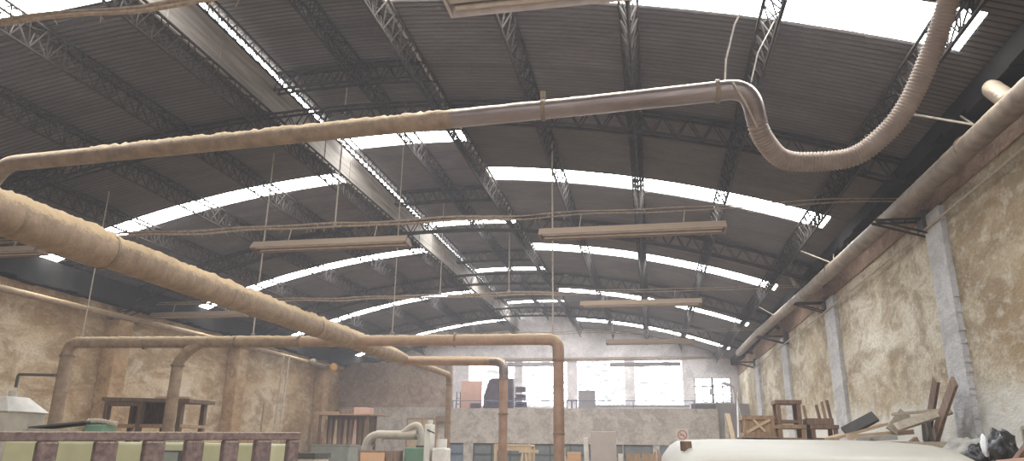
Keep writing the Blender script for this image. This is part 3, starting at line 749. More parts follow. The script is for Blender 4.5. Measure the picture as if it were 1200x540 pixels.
# ------------------------------------------------------------------ far left storage
t = thing('timber_rack', 'dark wooden rack packed with tapered boards in the far left corner', 'rack', (-9.45, 22, 0))
for x in (-10.25, -8.66):
    for y in (21.7, 22.35): MB().bb(x - .035, x + .035, y - .035, y + .035, 0, EYE + .88).build('post', M['wood_dark'], t)
MB().bb(-10.3, -8.2, 21.62, 22.42, EYE + .88, EYE + .92).build('top', M['wood_mid'], t)
MB().bb(-10.3, -8.6, 21.62, 22.42, EYE - .03, EYE + .01).build('shelf', M['wood_dark'], t)
MB().bb(-10.25, -8.66, 22.33, 22.36, EYE + .01, EYE + .88).build('back_panel', M['wood_red'], t)
mats = ['wood_mid', 'wood_red', 'wood_light', 'wood_dark', 'wood_mid', 'wood_red', 'pinkboard', 'wood_dark', 'wood_mid']
for k in range(9):
    x = -10.12 + k * .165
    MB().box((x, 21.85 + .03 * (k % 3), EYE + .01 + .37), (.13, .05, .74), None, taper=.45).build('tapered_board', M[mats[k]])
    tag(bpy.data.objects[-1] if False else bpy.context.scene.objects[[o.name for o in bpy.context.scene.objects if o.name.startswith('tapered_board')][-1]],
        'tapered wooden board standing in the far corner rack, %s from its left end' % ['first', 'second', 'third', 'fourth', 'fifth', 'sixth', 'seventh', 'eighth', 'ninth'][k], 'board', 'tapered boards in the rack')
tag(MB().bb(-9.2, -8.72, 21.8, 22.3, EYE + .92, EYE + 1.12).build('carton', M['pinkboard'], bevel=.01), 'reddish flat carton on the right end of the timber rack', 'box')
tag(MB().bb(-9.62, -9.22, 21.8, 22.3, EYE + .92, EYE + 1.07).build('carton', M['wood_red'], bevel=.01), 'dark red box in the middle of the timber rack top', 'box')
tag(MB().bb(-10.25, -9.68, 21.75, 22.3, EYE + .92, EYE + .99).build('board_pile', M['wood_mid'], bevel=.01), 'brown boards lying on the left end of the timber rack', 'board')
t = thing('metal_cabinet', 'grey green low cabinet in front of the timber rack', 'cabinet', (-9.5, 20.9, 0))
MB().bb(-9.95, -8.75, 20.6, 21.3, .05, EYE - .04).build('body', M['grey_green'], t, bevel=.015)
MB().bb(-9.97, -8.73, 20.58, 21.32, EYE - .04, EYE).build('top', M['grey_green'], t)
MB().bb(-9.9, -8.8, 20.62, 21.28, 0, .05).build('plinth', M['charcoal'], t)
t = thing('wall_shelf', 'shallow pale wooden frame leaning on the partition wall at left', 'frame', (-7.6, PY, 0))
MB().bb(-8.35, -7.35, PY - .05, PY - .01, .02, EYE + .86).build('panel', M['tan_cloth'], t)
MB().bb(-8.4, -7.3, PY - .06, PY - .0, EYE + .86, EYE + .92).build('top_rail', M['wood_mid'], t)
for x in (-8.4, -7.85, -7.34): MB().bb(x, x + .05, PY - .065, PY, 0, EYE + .86).build('stile', M['wood_mid'], t)
tag(MB().bb(-7.3, -6.98, PY - .25, PY - .02, EYE + .78, EYE + .98).build('switch_box', M['wood_red'], bevel=.01), 'small square brown box on the partition wall above the bent grey duct', 'box')
# orange ball and grey bell near far left pillar
t = thing('round_lamp', 'small dusty orange ball mounted on the far left pillar', 'lamp', H(-10.4, 21.9, 2.28))
mb = MB(); mb.lathe(H(-10.3, 22.45, 2.45), [(.01, -.13), (.08, -.11), (.13, -.03), (.13, .04), (.09, .11), (.02, .14)], 18); mb.build('globe', M['orange'], t)
MB().bar(H(-10.66, 22.6, 2.5), H(-10.3, 22.5, 2.5), .03, 8).build('arm', M['steel_dusty'], t)
t = thing('round_lamp', 'small grey ball on the wall left of the orange ball', 'lamp', H(-10.5, 21.4, 2.4))
mb = MB(); mb.lathe(H(-10.55, 21.45, 2.5), [(.01, -.12), (.08, -.1), (.115, -.02), (.11, .05), (.06, .11), (.02, .12)], 18); mb.build('globe', M['steel_dusty'], t)
MB().bar(H(XL, 21.5, 2.52), H(-10.55, 21.45, 2.52), .03, 8).build('arm', M['steel_dusty'], t)
# dust collector duct, green machine, cabinets in the middle left
t = thing('bent_duct', 'grey bent duct with a humped branch above the tan cabinet', 'duct', (-5.5, 14, 0))
MB().tube(arc_path([(-5.6, 14.0, .02), H(-5.6, 14, .19), H(-4.85, 14, .19), H(-4.6, 14, .19)], 0, .3), .085, 18).build('duct_section', M['grey_duct'], t)
MB().tube(cr([H(-4.85, 14, .22), H(-4.65, 14, .36), H(-4.52, 14, .36), H(-4.46, 14, .2), H(-4.47, 14, .006)], 8), .065, 16).build('branch_pipe', M['grey_duct'], t)
MB().bb(-5.35, -5.25, 13.9, 14.1, EYE - .1, EYE + .12).build('support', M['grey_duct'], t)
t = thing('green_machine', 'green painted machine under the humped branch of the grey duct', 'machine', (-4.45, 14, 0))
MB().bb(-4.7, -4.22, 13.75, 14.3, .06, EYE - .04).build('body', M['green'], t, bevel=.02)
MB().bb(-4.66, -4.26, 13.8, 14.25, 0, .06).build('base', M['charcoal'], t)
MB().tube([(-4.47, 14, EYE - .04), (-4.47, 14, EYE + .0)], .085, 16).build('inlet_flange', M['charcoal'], t)
t = thing('tan_cabinet', 'tan panelled cabinet with dark red edges below the grey duct', 'cabinet', (-5.1, 13.6, 0))
MB().bb(-5.5, -4.78, 13.45, 13.9, 0, EYE - .1).build('carcass', M['wood_red'], t, bevel=.008)
MB().bb(-5.46, -4.98, 13.42, 13.45, .08, EYE - .14).build('door', M['ply'], t)
MB().bb(-4.94, -4.82, 13.42, 13.45, .08, EYE - .14).build('side_door', M['wood_red'], t)
t = thing('white_machine', 'off white machine with a tall column right of the green machine', 'machine', (-4.25, 13.3, 0))
MB().bb(-4.15, -4.03, 13.2, 13.5, 0, EYE + .38).build('column', M['white_machine'], t, bevel=.02)
MB().bb(-3.98, -3.72, 13.15, 13.55, 0, EYE - .04).build('body', M['white_machine'], t, bevel=.03)
MB().tube([(-3.85, 13.35, EYE - .04), (-3.85, 13.35, EYE + .12)], .1, 18).build('motor', M['white_machine'], t)
MB().tube([(-4.09, 13.35, EYE + .38), (-4.09, 13.35, EYE + .46)], .05, 12).build('knob', M['white_machine'], t)
MB().bar((-4.09, 13.2, EYE + .28), (-3.93, 13.1, EYE + .22), .015, 8).build('handle', M['charcoal'], t)
# middle of the hall: light furniture
def leggy_table(name, label, cat, x0, x1, y0, y1, ztop, mat, group=None, shelf=True):
    t = thing(name, label, cat, ((x0 + x1) / 2, (y0 + y1) / 2, 0), group)
    MB().bb(x0 - .03, x1 + .03, y0 - .03, y1 + .03, ztop - .04, ztop).build('top', mat, t, bevel=.006)
    for x in (x0, x1):
        for y in (y0, y1): MB().bb(x - .03, x + .03, y - .03, y + .03, 0, ztop - .04).build('leg', mat, t)
    for y in (y0, y1): MB().bb(x0, x1, y - .012, y + .012, ztop - .13, ztop - .04).build('apron', mat, t)
    if shelf: MB().bb(x0, x1, y0, y1, ztop * .45, ztop * .45 + .025).build('shelf', mat, t)
    return t
leggy_table('light_table', 'pale wooden table frame standing right of the center bent pipe leg', 'table', -3.32, -2.58, 15.7, 16.2, EYE + .045, M['wood_light'])
t = thing('timber_trestle', 'pale wooden trestle with splayed posts beside the pale table frame', 'trestle', (-2.7, 15.4, 0))
MB().plank((-2.85, 15.4, 0), (-2.66, 15.4, EYE + .0), .06, .05).build('leg', M['wood_light'], t)
MB().plank((-2.45, 15.4, 0), (-2.62, 15.4, EYE - .02), .06, .05).build('leg', M['wood_light'], t)
MB().bb(-2.75, -2.35, 15.35, 15.45, EYE - .12, EYE - .06).build('beam', M['wood_light'], t)
tag(MB().box((-1.03, 16, (EYE + .33) / 2), (.54, .05, EYE + .33)).build('door_panel', M['taupe'], bevel=.006), 'tall taupe door board standing in the middle of the hall', 'board')
tag(MB().box((-1.38, 16.02, (EYE + .2) / 2), (.1, .06, EYE + .2), Matrix.Rotation(math.radians(-2), 3, 'Y')).build('white_plank', M['white_machine'], bevel=.01), 'narrow white slat left of the tall taupe board', 'slat')
tag(MB().box((-.68, 16.02, (EYE - .12) / 2), (.1, .06, EYE - .12)).build('white_plank', M['white_machine'], bevel=.01), 'shorter white slat right of the tall taupe board', 'slat')
for i, (x, y, w, h, l) in enumerate(((-1.62, 15.6, .26, -.16, 'small tan carton on the bench left of the tall taupe board'),)):
    tag(MB().bb(x - w / 2, x + w / 2, y - .15, y + .15, 1.2, EYE + h + .06).build('carton', M['ply'], bevel=.006), l, 'box')
leggy_table('work_bench', 'low bench carrying a carton left of the tall taupe board', 'bench', -2.1, -1.5, 15.4, 15.8, 1.2, M['wood_mid'])
t = thing('white_jug', 'small white curved bottle on the bench left of the tall board', 'bottle', (-1.83, 15.6, 1.2))
mb = MB(); mb.lathe((-1.83, 15.6, 1.2), [(.05, 0), (.06, .02), (.06, .2), (.03, .28), (.02, .34), (.02, .40)], 16); mb.build('body', M['white_machine'], t)
MB().tube([(-1.83, 15.6, 1.6), (-1.83, 15.6, 1.64)], .024, 12).build('cap', M['white_machine'], t)
for i in range(3):
    x = -.42 + i * .33
    t = thing('wooden_chair', 'brown wooden chair in the row right of the tall board, %s from it' % ORD[i], 'chair', (x, 16.2, 0), 'brown chairs right of the tall board')
    for sx in (-.13, .13):
        MB().bb(x + sx - .02, x + sx + .02, 16.34, 16.38, 0, EYE - .1 + .03 * i).build('leg', M['wood_mid'], t)
        MB().bb(x + sx - .02, x + sx + .02, 16.0, 16.04, 0, .9).build('leg', M['wood_mid'], t)
    MB().bb(x - .16, x + .16, 15.98, 16.4, .9, .94).build('seat', M['wood_mid'], t)
    MB().bb(x - .15, x + .15, 16.35, 16.37, EYE - .3, EYE - .12).build('backrest', M['wood_mid'], t)
    MB().bb(x - .15, x + .15, 16.35, 16.37, EYE - .5, EYE - .44).build('rail', M['wood_mid'], t)

# ------------------------------------------------------------------ lower left: railing, machines, bench
t = thing('slat_railing', 'thick grey brown wooden railing with stout posts at lower left', 'railing', (-4.3, 6.0, 0))
A, B = Vector((-4.95, 4.9, EYE + .068)), Vector((-3.65, 7.2, EYE + .118))
D = (B - A).normalized()
a0 = A - D * 1.2; dz = Vector((0, 0, .038)); Bx = B + D * .02
MB().plank(a0 - dz, Bx - dz, .10, .075).build('top_rail', M['wood_grey'], t, bevel=.01)
for k, (sd, wd) in enumerate(((-.1, .16), (.335, .155), (.78, .185), (1.183, .185), (1.55, .175), (1.91, .16), (2.254, .175), (2.6, .125))):
    p = A + D * sd; top = p.z - .075
    Dh = Vector((D.x, D.y, 0)).normalized()
    Mx = Matrix((Dh, Vector((-Dh.y, Dh.x, 0)), Vector((0, 0, 1)))).transposed()
    MB().box((p.x, p.y, top / 2), (wd, .085, top), Mx).build('post', M['wood_grey'], t, bevel=.02)
MB().plank((a0.x, a0.y, .35), (B.x, B.y, .35), .06, .12).build('bottom_rail', M['wood_grey'], t)

t = thing('olive_machine', 'long olive yellow machine housing behind the wooden railing', 'machine', (-6.2, 8.2, 0))
MB().bb(-7.9, -4.45, 7.9, 8.7, .1, EYE - .0).build('housing', M['olive'], t, bevel=.03)
MB().bb(-7.8, -4.55, 7.95, 8.65, 0, .1).build('base', M['charcoal'], t)
t2 = MB().bb(-5.78, -5.42, 7.86, 7.9, EYE - .32, EYE - .09).build('control_panel', M['charcoal'], t)
MB().bb(-5.75, -5.45, 7.85, 7.86, EYE - .30, EYE - .11).build('screen', M['grey_green'], t2)
t = thing('beige_cabinet', 'dusty beige block with a dark top strip at the right end of the railing', 'cabinet', (-4.4, 9.6, 0))
MB().bb(-5.2, -4.72, 9.9, 10.4, 0, EYE - .19).build('body', M['cream_machine'], t, bevel=.02)
MB().bb(-5.22, -4.7, 9.88, 10.42, EYE - .19, EYE - .12).build('top', M['charcoal'], t)
# hopper
t = thing('hopper_machine', 'pale hopper machine with a sloped top at the left edge', 'machine', (-8.85, 9.0, 0))
MB().bb(-10.3, -9.0, 8.96, 9.64, 0, EYE + .40).build('body', M['cream_machine'], t, bevel=.01)
MB().add([H(-10.33, 8.93, .4), H(-8.97, 8.93, .4), H(-8.97, 9.67, .4), H(-10.33, 9.67, .4), H(-9.75, 9.1, .62), H(-9.22, 9.1, .62), H(-9.22, 9.5, .62), H(-9.75, 9.5, .62)],
         [(0, 3, 2, 1), (4, 5, 6, 7), (0, 1, 5, 4), (1, 2, 6, 5), (2, 3, 7, 6), (3, 0, 4, 7)]).build('hood', M['white_machine'], t, bevel=.008)
MB().tube([H(-9.32, 9.3, .62), H(-9.32, 9.3, .7)], .06, 14).build('spout', M['cream_machine'], t)
t = thing('bent_pipe', 'thin dark bent pipe reaching from the left duct leg over the hopper', 'pipe', H(-9.0, 9.4, .76))
MB().tube(arc_path([H(-9.3, 9.3, .76), H(-9.3, 9.3, .95), H(-8.77, 9.46, .95)], 0, .03, 4), .022, 10).build('tube', M['charcoal'], t)
ring(H(-8.79, 9.45, .95), (.95, .3, 0), .03, .02).build('collar', M['seam'], t)
# bench behind the railing
t = thing('wooden_bench', 'dark wooden bench with an open shelf behind the second duct leg', 'bench', (-8.4, 11.4, 0))
MB().plank((-9.25, 11.4, EYE + .70), (-7.58, 11.4, EYE + .67), .75, .06).build('top', M['wood_dark'], t)
for x in (-9.15, -8.5, -7.75):
    for y in (11.08, 11.72): MB().bb(x - .04, x + .04, y - .04, y + .04, 0, EYE + .66).build('leg', M['wood_dark'], t)
MB().bb(-9.3, -7.7, 11.05, 11.75, EYE + .24, EYE + .29).build('shelf', M['wood_mid'], t)
MB().bb(-9.2, -8.52, 11.7, 11.73, EYE + .29, EYE + .66).build('back_panel', M['wood_dark'], t)
MB().bb(-9.2, -8.55, 11.05, 11.08, EYE + .58, EYE + .66).build('drawer_rail', M['wood_dark'], t)
tag(MB().plank((-8.4, 11.3, EYE + .74), (-7.8, 11.35, EYE + .74), .12, .03).build('plank', M['wood_mid']), 'short plank lying on top of the dark wooden bench', 'plank')
# sheets on the olive machine
tag(MB().bb(-7.75, -6.98, 8.0, 8.45, EYE, EYE + .115).build('flat_case', M['charcoal'], bevel=.01), 'dark flat case under the boards on the olive machine', 'case')
tag(MB().plank(H(-7.78, 8.22, .13), H(-6.96, 8.22, .13), .42, .025).build('sheet', M['plank_grey']), 'grey board lying flat under the tilted dark sheet', 'sheet')
tag(MB().plank(H(-7.7, 8.2, .16), H(-6.9, 8.2, .235), .4, .02).build('sheet', M['charcoal']), 'thin dark sheet lying tilted on the olive machine', 'sheet')
tag(MB().bb(-6.93, -6.68, 8.05, 8.3, EYE, EYE + .2).build('green_block', M['green'], bevel=.01), 'small green block at the end of the dark sheet', 'block')
mb = MB(); random.seed(3)
mb.tube(cr([H(-6.96, 8.1, .24), H(-6.86, 8.15, .245), H(-6.74, 8.15, .235), H(-6.6, 8.2, .21)], 6), [.02 + .02 * abs(math.sin(i * 1.7)) for i in range(19)], 8)
tag(mb.build('rag', M['plank_grey']), 'dusty rag draped on the small green block', 'rag')
for i, (x, y, l, w) in enumerate(((-5.9, 8.3, .5, .16), (-5.35, 8.35, .55, .2), (-4.95, 8.3, .3, .12))):
    tag(MB().plank(H(x - l / 2, y, .03 + i * .002), H(x + l / 2, y + .06, .03), w, .05).build('offcut', M[['plank_grey', 'wood_light', 'wood_mid'][i]]),
        ['grey offcut on the olive machine beside the green block', 'pale wood offcut lying on the olive machine below the second duct leg', 'small brown offcut at the right end of the olive machine'][i], 'offcut')
# leaning poles and pipe
tag(MB().tube([(-8.0, 14.6, 0), H(-8.1, 15.0, 1.9)], .022, 8).build('pole', M['rope']), 'tall thin pole standing below the crossing pipe, left of a twin', 'pole')
tag(MB().tube([(-7.86, 14.6, 0), H(-7.96, 15.0, 1.9)], .022, 8).build('pole', M['rope']), 'tall thin pole standing right beside its twin below the crossing pipe', 'pole')
tag(MB().tube([(-8.1, 14.3, 0), H(-8.4, 14.9, .86)], .018, 8).build('stick', M['steel_dusty']), 'short dark stick leaning left of the twin poles', 'stick')

# ------------------------------------------------------------------ white van
t = thing('white_van', 'white van whose rounded roof fills the bottom right', 'van', (.74, 5.4, 0))
def sect(y, z_r, hw, zlow=.35):
    """outline of the body in x,z at one station: roof crown, shoulder, side"""
    P = []
    for k in range(25):
        u = -1 + 2 * k / 24
        P.append((.74 + hw * math.copysign(abs(u) ** .85, u), y, z_r - .018 * abs(u) ** 4 - .085 * max(0, (abs(u) - .8) / .2) ** 2))
    return [(.74 - hw - .05, y, 1.05), (.74 - hw - .06, y, zlow)][::-1] + P + [(.74 + hw + .05, y, 1.05), (.74 + hw + .06, y, zlow)]
st = [(3.28, 1.45, .60), (3.34, 1.605, .64), (3.42, 1.632, .66), (3.6, 1.662, .67), (3.9, 1.688, .68), (4.4, 1.705, .68), (5.0, 1.71, .68), (5.6, 1.69, .68), (6.0, 1.65, .67)]
mb = MB(); secs = [sect(*s) for s in st]
# windscreen and bonnet stations
secs.append([(x, 6.55, min(z, 1.12) if z > .5 else z) for x, y, z in sect(6.55, 1.12, .68)])
secs.append([(x, 7.3, min(z, .95)) for x, y, z in sect(7.3, .95, .66)])
secs.append([(x, 7.5, min(z, .75)) for x, y, z in sect(7.5, .75, .62)])
n = len(secs[0]); vs = [p for s in secs for p in s]
fs = [(i * n + k, i * n + k + 1, (i + 1) * n + k + 1, (i + 1) * n + k) for i in range(len(secs) - 1) for k in range(n - 1)]
fs += [tuple(range(n)), tuple(reversed(range((len(secs) - 1) * n, len(secs) * n)))]
fs += [((i + 1) * n, (i + 1) * n + n - 1, i * n + n - 1, i * n) for i in range(len(secs) - 1)]
mb.add(vs, fs, True); mb.build('body_shell', M['white_paint'], t)
MB().prism([(.2, 1.02), (1.28, 1.02), (1.22, 1.45), (.26, 1.45)], 3.24, 3.29, 'y').build('rear_window', M['dark_glass'], t)
mb = MB(); mb.tube([(.74 - .63 + 1.26 * k / 20, 3.32, 1.585 - .06 * abs(-1 + k / 10) ** 3) for k in range(21)], .012, 8); mb.build('roof_gutter', M['greyboard'], t)
for s in (-1, 1):
    xx = .74 + s * .72
    MB().prism([(3.7, 1.1), (5.95, 1.1), (5.7, 1.5), (3.75, 1.5)], xx - .012, xx + .012, 'x').build('side_window', M['dark_glass'], t)
    for y in (4.0, 6.7):
        w = MB().lathe((xx - .1, y, .31), [(.2, 0), (.31, .02), (.31, .18), (.2, .2)], 24, 'x').build('wheel', M['black_rubber'], t)
        MB().lathe((xx - .105, y, .31), [(.02, 0), (.18, .005), (.18, .205), (.02, .21)], 16, 'x').build('hub', M['greyboard'], w)
MB().bb(.12, 1.36, 3.2, 3.3, .36, .56).build('bumper', M['charcoal'], t, bevel=.02)
tag(MB().box((.155, 3.62, 1.662), (.045, .035, .046), Matrix.Rotation(.5, 3, 'Z')).build('wood_block', M['wood_dark'], bevel=.004), 'tiny brown wood block on the left end of the van roof', 'block')

# ------------------------------------------------------------------ right wall: timber platform with crates and lumber
PZ = EYE + .09
t = thing('timber_platform', 'tall rough timber platform along the right wall behind the van', 'platform', (2.2, 9.6, 0))
MB().bb(1.1, 3.05, 7.75, 11.2, PZ - .06, PZ).build('deck', M['plank_grey'], t)
for x in (1.16, 2.1, 3.0):
    for y in (7.85, 9.5, 11.1): MB().bb(x - .05, x + .05, y - .05, y + .05, 0, PZ - .06).build('leg', M['wood_mid'], t)
mb = MB()
for y in (7.85, 11.1): mb.bb(1.1, 3.05, y - .03, y + .03, .5, .6)
for x in (1.16, 3.0): mb.bb(x - .03, x + .03, 7.8, 11.15, .5, .6)
mb.build('cross_rail', M['wood_mid'], t)

def crate(x0, x1, y0, y1, z0, z1, label, mat, xbrace=True, group=None):
    t = thing('wooden_crate', label, 'crate', ((x0 + x1) / 2, (y0 + y1) / 2, z0), group)
    p = .035
    for x in (x0 + p / 2, x1 - p / 2):
        for y in (y0 + p / 2, y1 - p / 2): MB().bb(x - p / 2, x + p / 2, y - p / 2, y + p / 2, z0, z1).build('post', mat, t)
    for z in (z0 + .025, z1 - .025):
        for y in (y0, y1): MB().bb(x0, x1, y - .01, y + .01, z - .025, z + .025).build('rail', mat, t)
        for x in (x0, x1): MB().bb(x - .01, x + .01, y0, y1, z - .024, z + .024).build('rail', mat, t)
    if xbrace:
        MB().bb(x0, x1, y0 + .012, y0 + .022, z0 + .03, z1 - .03).build('panel', M['wood_mid'], t)
        MB().plank((x0 + .03, y0 - .004, z0 + .05), (x1 - .05, y0 - .004, z1 - .05), .014, .035, up=(1, 0, 1)).build('brace', M['wood_light'], t)
        MB().plank((x0 + .12, y0 - .006, z1 - .05), (x1 - .12, y0 - .006, z0 + .06), .014, .03, up=(-1, 0, 1)).build('brace', M['wood_light'], t)
    return t
crate(1.17, 1.55, 9.95, 10.4, PZ + .07, EYE + .42, 'wooden crate with diagonal braces at the left end of the pile', M['wood_mid'])
crate(1.15, 1.58, 9.9, 10.45, PZ, PZ + .068, 'flat pallet under the cross-braced crate', M['wood_mid'], False)
def stool(x0, x1, y0, y1, z0, z1, label, mat):
    t = thing('wooden_stool', label, 'stool', ((x0 + x1) / 2, (y0 + y1) / 2, z0), 'wooden stools piled right of the crate')
    MB().bb(x0 - .015, x1 + .015, y0 - .015, y1 + .015, z1 - .05, z1).build('seat', mat, t, bevel=.005)
    for x in (x0 + .025, x1 - .025):
        for y in (y0 + .025, y1 - .025): MB().bb(x - .025, x + .025, y - .025, y + .025, z0, z1 - .05).build('leg', mat, t)
    for y in (y0 + .02, y1 - .02): MB().bb(x0 + .03, x1 - .03, y - .012, y + .012, z0 + .02, z0 + .06).build('stretcher', mat, t)
    for x in (x0 + .02, x1 - .02): MB().bb(x - .012, x + .012, y0 + .03, y1 - .03, z0 + .021, z0 + .061).build('stretcher', mat, t)
stool(1.60, 1.93, 10.0, 10.35, PZ, EYE + .31, 'brown wooden stool at the bottom of the pile, under the topmost stool', M['wood_mid'])
stool(2.0, 2.32, 10.0, 10.35, PZ, EYE + .31, 'brown wooden stool at the bottom right of the pile under upright slats', M['wood_red'])
stool(1.60, 1.90, 10.0, 10.33, EYE + .31, EYE + .62, 'topmost wooden stool of the pile behind the van roof', M['wood_red'])
t = thing('broken_chair', 'upturned wooden chair with three upright slats on the stool pile', 'chair', (2.14, 10.1, EYE + .31))
MB().bb(1.96, 2.28, 10.0, 10.3, EYE + .312, EYE + .39).build('seat', M['wood_red'], t)
for k, (x, dz, m) in enumerate(((2.12, .2, 'wood_red'), (2.19, .24, 'wood_mid'), (2.255, .26, 'wood_red'))): MB().plank((x, 10.03, EYE + .39), (x - .025, 10.03, EYE + .36 + dz), .035, .03, up=(0, 1, 0)).build('slat', M[m], t)
MB().plank((1.955, 10.03, EYE + .39), (1.94, 10.03, EYE + .55), .03, .03, up=(0, 1, 0)).build('slat', M['wood_mid'], t)

# loose boards and cloth on the platform
PG = 'loose lumber piled on the platform'
def pl(p0, p1, w, th, mat, label, up=(0, 0, 1), cat='plank', name='plank', grp=PG):
    return tag(MB().plank(H(*p0), H(*p1), w, th, up).build(name, M[mat], bevel=.003), label, cat, grp)
pl((2.05, 9.3, .13), (2.66, 9.35, .30), .4, .03, 'tan_cloth', 'tan board sloping up from the stools toward the charcoal board')
pl((2.2, 9.2, .20), (2.56, 9.2, .385), .13, .05, 'charcoal', 'charcoal board tilted up on the lumber pile', up=(-.25, -.8, .55))
pl((2.15, 8.75, .145), (2.75, 8.75, .20), .35, .05, 'tan_cloth', 'wide tan board lying flat on the lumber pile')
pl((2.5, 8.5, .2), (2.68, 8.55, .40), .12, .03, 'plank_grey', 'short grey plank rising to the left from the pile', up=(.3, -.8, .5))
pl((2.46, 8.2, .23), (3.0, 8.2, .41), .10, .035, 'plank_grey', 'long pale plank sloping up against the dark upright', up=(0, -.7, .7))
pl((2.5, 8.4, .37), (3.0, 8.35, .42), .10, .03, 'plank_grey', 'grey plank bridging behind the sloping pale plank')
pl((2.7, 8.15, .10), (2.7, 8.12, .27), .03, .03, 'charcoal', 'short black upright stick under the sloping plank', up=(0, 1, 0), cat='stick', name='stick')
pl((2.77, 8.15, .10), (2.75, 8.12, .29), .03, .03, 'charcoal', 'second short black upright stick under the sloping plank, on the right', up=(0, 1, 0), cat='stick', name='stick')
pl((2.15, 8.4, .115), (2.5, 8.45, .14), .2, .05, 'sack', 'grey flat board low in front of the lumber pile')
tag(MB().prism([(2.2, PZ), (2.28, PZ), (2.25, PZ + .045)], 8.3, 8.5, 'y').build('wedge', M['wood_red']), 'small reddish wedge in front of the wide tan board', 'wedge', PG)
tag(MB().prism([(2.55, PZ), (2.64, PZ), (2.62, PZ + .05)], 8.1, 8.2, 'y').build('wedge', M['wood_red']), 'small reddish wedge beside the black sticks', 'wedge', PG)
# tall boards leaning against the first pillar
UG = 'tall boards leaning by the nearest right pillar'
def lean(y0, y1, h1, x1, w, mat, label): 
    return tag(MB().plank((x1 - .05, y0, PZ), H(x1, y1, h1), w, .03, up=(-1, 0, 0)).build('leaning_board', M[mat], bevel=.003), label, 'board', UG)
lean(8.66, 8.24, .72, 2.93, .13, 'wood_dark', 'dark brown board leaning left of the nearest right pillar')
lean(8.53, 8.0, .64, 2.99, .06, 'plank_grey', 'narrow pale board leaning between two dark boards')
lean(8.44, 7.76, .66, 2.92, .12, 'wood_red', 'reddish brown board leaning across the nearest right pillar')
lean(8.72, 8.36, .45, 3.02, .05, 'plank_grey', 'short pale strip leaning behind the dark brown board')
# right corner: sack, black bag, framed panel, sticks
t = thing('side_table', 'rough low table holding the black bag in the right corner', 'table', (2.8, 7.0, 0))
MB().bb(2.45, 3.15, 6.3, 7.65, EYE - .15, EYE - .12).build('top', M['plank_grey'], t)
for x in (2.5, 3.1):
    for y in (6.36, 7.6): MB().bb(x - .035, x + .035, y - .035, y + .035, 0, EYE - .15).build('leg', M['wood_mid'], t)
from mathutils import noise as mnoise
def blob(c, r, mat, name, label, cat, seed=0, amp=.25, k=5):
    mb = MB(); c = Vector(c)
    def fn(u, v):
        a = 2 * PI * u; b = PI * (v - .5) * .999
        d = Vector((math.cos(a) * math.cos(b), math.sin(a) * math.cos(b), math.sin(b)))
        f = 1 + amp * (mnoise.noise(d * 1.7 + Vector((seed, 0, 0))) + .6 * mnoise.noise(d * k + Vector((0, seed, 0))))
        p = Vector((d.x * r[0] * f, d.y * r[1] * f, max(-.98 * r[2], d.z * r[2] * f)))
        return c + p
    mb.grid(fn, 40, 22)
    return tag(mb.build(name, M[mat]), label, cat)
blob(H(2.80, 7.38, .0), (.2, .25, .125), 'sack', 'sack', 'grey crumpled sack lying left of the black bag', 'sack', 2)
blob(H(2.83, 6.78, .03), (.09, .13, .15), 'black_plastic', 'plastic_bag', 'shiny black plastic bag in the right corner', 'bag', 5, .35, 4)
blob(H(2.72, 7.0, -.03), (.09, .10, .09), 'black_plastic', 'plastic_bag', 'flat black plastic bag between the grey sack and the taller bag', 'bag', 8, .35, 4)
blob(H(2.73, 6.86, .05), (.03, .03, .09), 'frame_white', 'rag', 'white rag hanging over the black bag', 'rag', 4, .2)
blob(H(-3.95, 8.18, 4.14), (.16, .08, .11), 'charcoal', 'nest', 'dark clump of debris stuck on the nearest arch under the raised ridge', 'nest', 11, .4, 5)
t = thing('picture_frame', 'small framed panel leaning on the wall behind the black bag', 'frame', H(3.1, 6.95, -.12))
MB().bb(3.14, 3.16, 6.72, 7.08, EYE - .12, EYE + .2).build('panel', M['white_machine'], t)
mb = MB()
for y in (6.72, 7.08): mb.bb(3.125, 3.165, y - .015, y + .015, EYE - .12, EYE + .21)
for z in (-.105, .205): mb.bb(3.126, 3.164, 6.72, 7.08, EYE + z - .015, EYE + z + .015)
mb.build('surround', M['plank_grey'], t)
pl((2.98, 6.5, -.12), (3.05, 6.62, .28), .03, .05, 'plank_grey', 'thin grey splinter standing right of the black bag', up=(-1, 0, 0), cat='splinter', name='splinter', grp=None)
pl((2.76, 6.55, -.12), (3.0, 6.25, .3), .045, .04, 'wood_red', 'reddish brown stick leaning at the right edge', up=(-1, 0, 0), cat='stick', name='stick', grp=None)
pl((3.02, 6.4, -.12), (3.12, 6.33, .47), .12, .03, 'wood_light', 'pale board standing upright at the right edge', up=(-1, 0, 0), cat='board', name='leaning_board', grp=None)
pl((2.7, 6.6, -.085), (2.85, 6.45, -.06), .06, .05, 'pinkboard', 'small orange wood piece at the foot of the right edge stick', cat='offcut', name='offcut', grp=None)

# far right: boards and poles by the stair opening
FGp = 'boards and poles leaning in the far right corner'
tag(MB().plank((2.0, 21.6, 0), H(2.16, 22.3, 1.0), .10, .04, up=(0, -1, 0)).build('leaning_board', M['plank_grey']), 'pale board leaning at the right end of the mezzanine wall', 'board', FGp)
tag(MB().plank((2.5, 21.4, 0), H(2.18, 22.2, .98), .12, .04, up=(0, -1, 0)).build('leaning_board', M['wood_light']), 'wider pale board leaning right of the mezzanine wall end', 'board', FGp)
tag(MB().tube([(2.25, 21.5, 0), H(2.52, 22.4, 1.6)], .025, 8).build('pole', M['frame_white']), 'whitish pole leaning in the far right corner', 'pole', FGp)
tag(MB().tube([(2.75, 21.5, 0), H(2.45, 22.2, 1.72)], .02, 8).build('pole', M['rope']), 'thin grey pole crossing behind the whitish pole', 'pole', FGp)
t = thing('gas_bottle', 'whitish gas cylinder in the far right corner beside the crate', 'cylinder', (2.3, 20.9, 0))
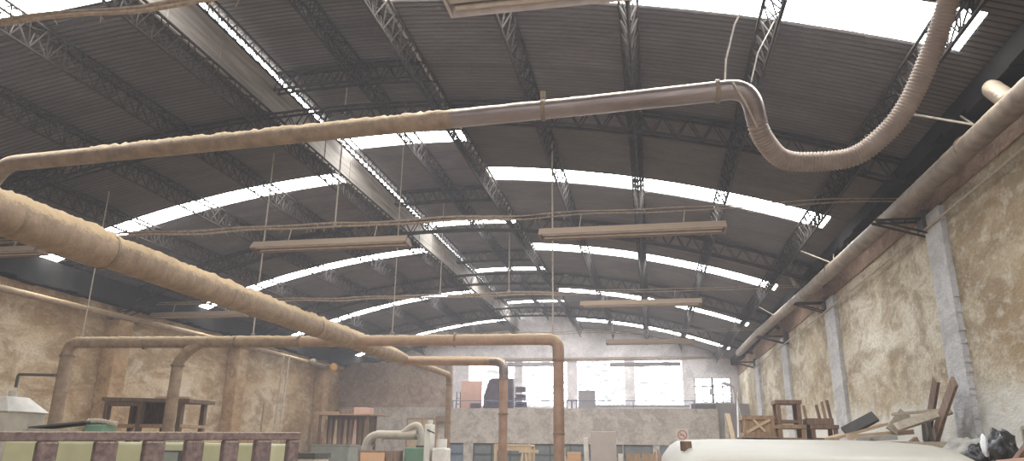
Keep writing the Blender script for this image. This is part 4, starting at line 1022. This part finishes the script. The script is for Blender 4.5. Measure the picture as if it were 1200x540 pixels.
mb = MB(); mb.lathe((2.3, 20.9, 0), [(.13, 0), (.14, .03), (.14, 1.72), (.10, 1.82), (.05, 1.86)], 20); mb.build('body', M['white_machine'], t)
MB().tube([(2.3, 20.9, 1.86), (2.3, 20.9, 1.95)], .035, 10).build('valve', M['charcoal'], t)
t = thing('stair_bulkhead', 'dark brown boarded stair enclosure in the far right corner', 'enclosure', (2.65, 25.5, 0))
MB().bb(2.2, 3.18, 25.3, 25.4, 0, EYE + 1.45).build('boarding', M['greyboard'], t)
MB().bb(2.14, 2.22, 25.26, 25.42, 0, EYE + 1.5).build('post', M['plank_grey'], t)
tag(MB().tube(arc_path([H(3.0, 27.4, 1.3), H(3.0, 27.4, 2.2), H(2.6, 27.45, 2.3)], 0, .3), .06, 12).build('vent_pipe', M['greyboard']), 'grey bent vent pipe on the back wall right of the small window', 'pipe')

# ------------------------------------------------------------------ world, camera, output
w = bpy.data.worlds.new('daylight'); SC.world = w; w.use_nodes = True
bg = w.node_tree.nodes['Background']; bg.inputs[0].default_value = (.86, .93, 1.0, 1); bg.inputs[1].default_value = 1.0
# dusty air fills the whole place
air = w.node_tree.nodes.new('ShaderNodeVolumeScatter'); air.inputs['Color'].default_value = (.95, .92, .95, 1)
air.inputs['Density'].default_value = .0055; air.inputs['Anisotropy'].default_value = .3
w.node_tree.links.new(air.outputs[0], w.node_tree.nodes['World Output'].inputs['Volume'])
R = ((0.9825762, 0.185505, 0.01148528), (-0.04293838, 0.28668955, -0.95706081), (-0.18083228, 0.93989201, 0.28965961))
cam = bpy.data.cameras.new('camera'); co = bpy.data.objects.new('camera', cam); COL.objects.link(co)
cam.sensor_width = 36; cam.sensor_fit = 'HORIZONTAL'; cam.lens = 836 / 1200 * 36; cam.clip_end = 200; cam.clip_start = .05
co.matrix_world = Matrix(((R[0][0], -R[1][0], -R[2][0], 0), (R[0][1], -R[1][1], -R[2][1], 0), (R[0][2], -R[1][2], -R[2][2], EYE), (0, 0, 0, 1)))
SC.camera = co
SC.view_settings.view_transform = 'Standard'; SC.view_settings.look = 'None'; SC.view_settings.gamma = 1; SC.view_settings.use_curve_mapping = False
SC.view_settings.exposure = 1.2
SC.cycles.use_denoising = True
SC.cycles.max_bounces = 10; SC.cycles.diffuse_bounces = 6
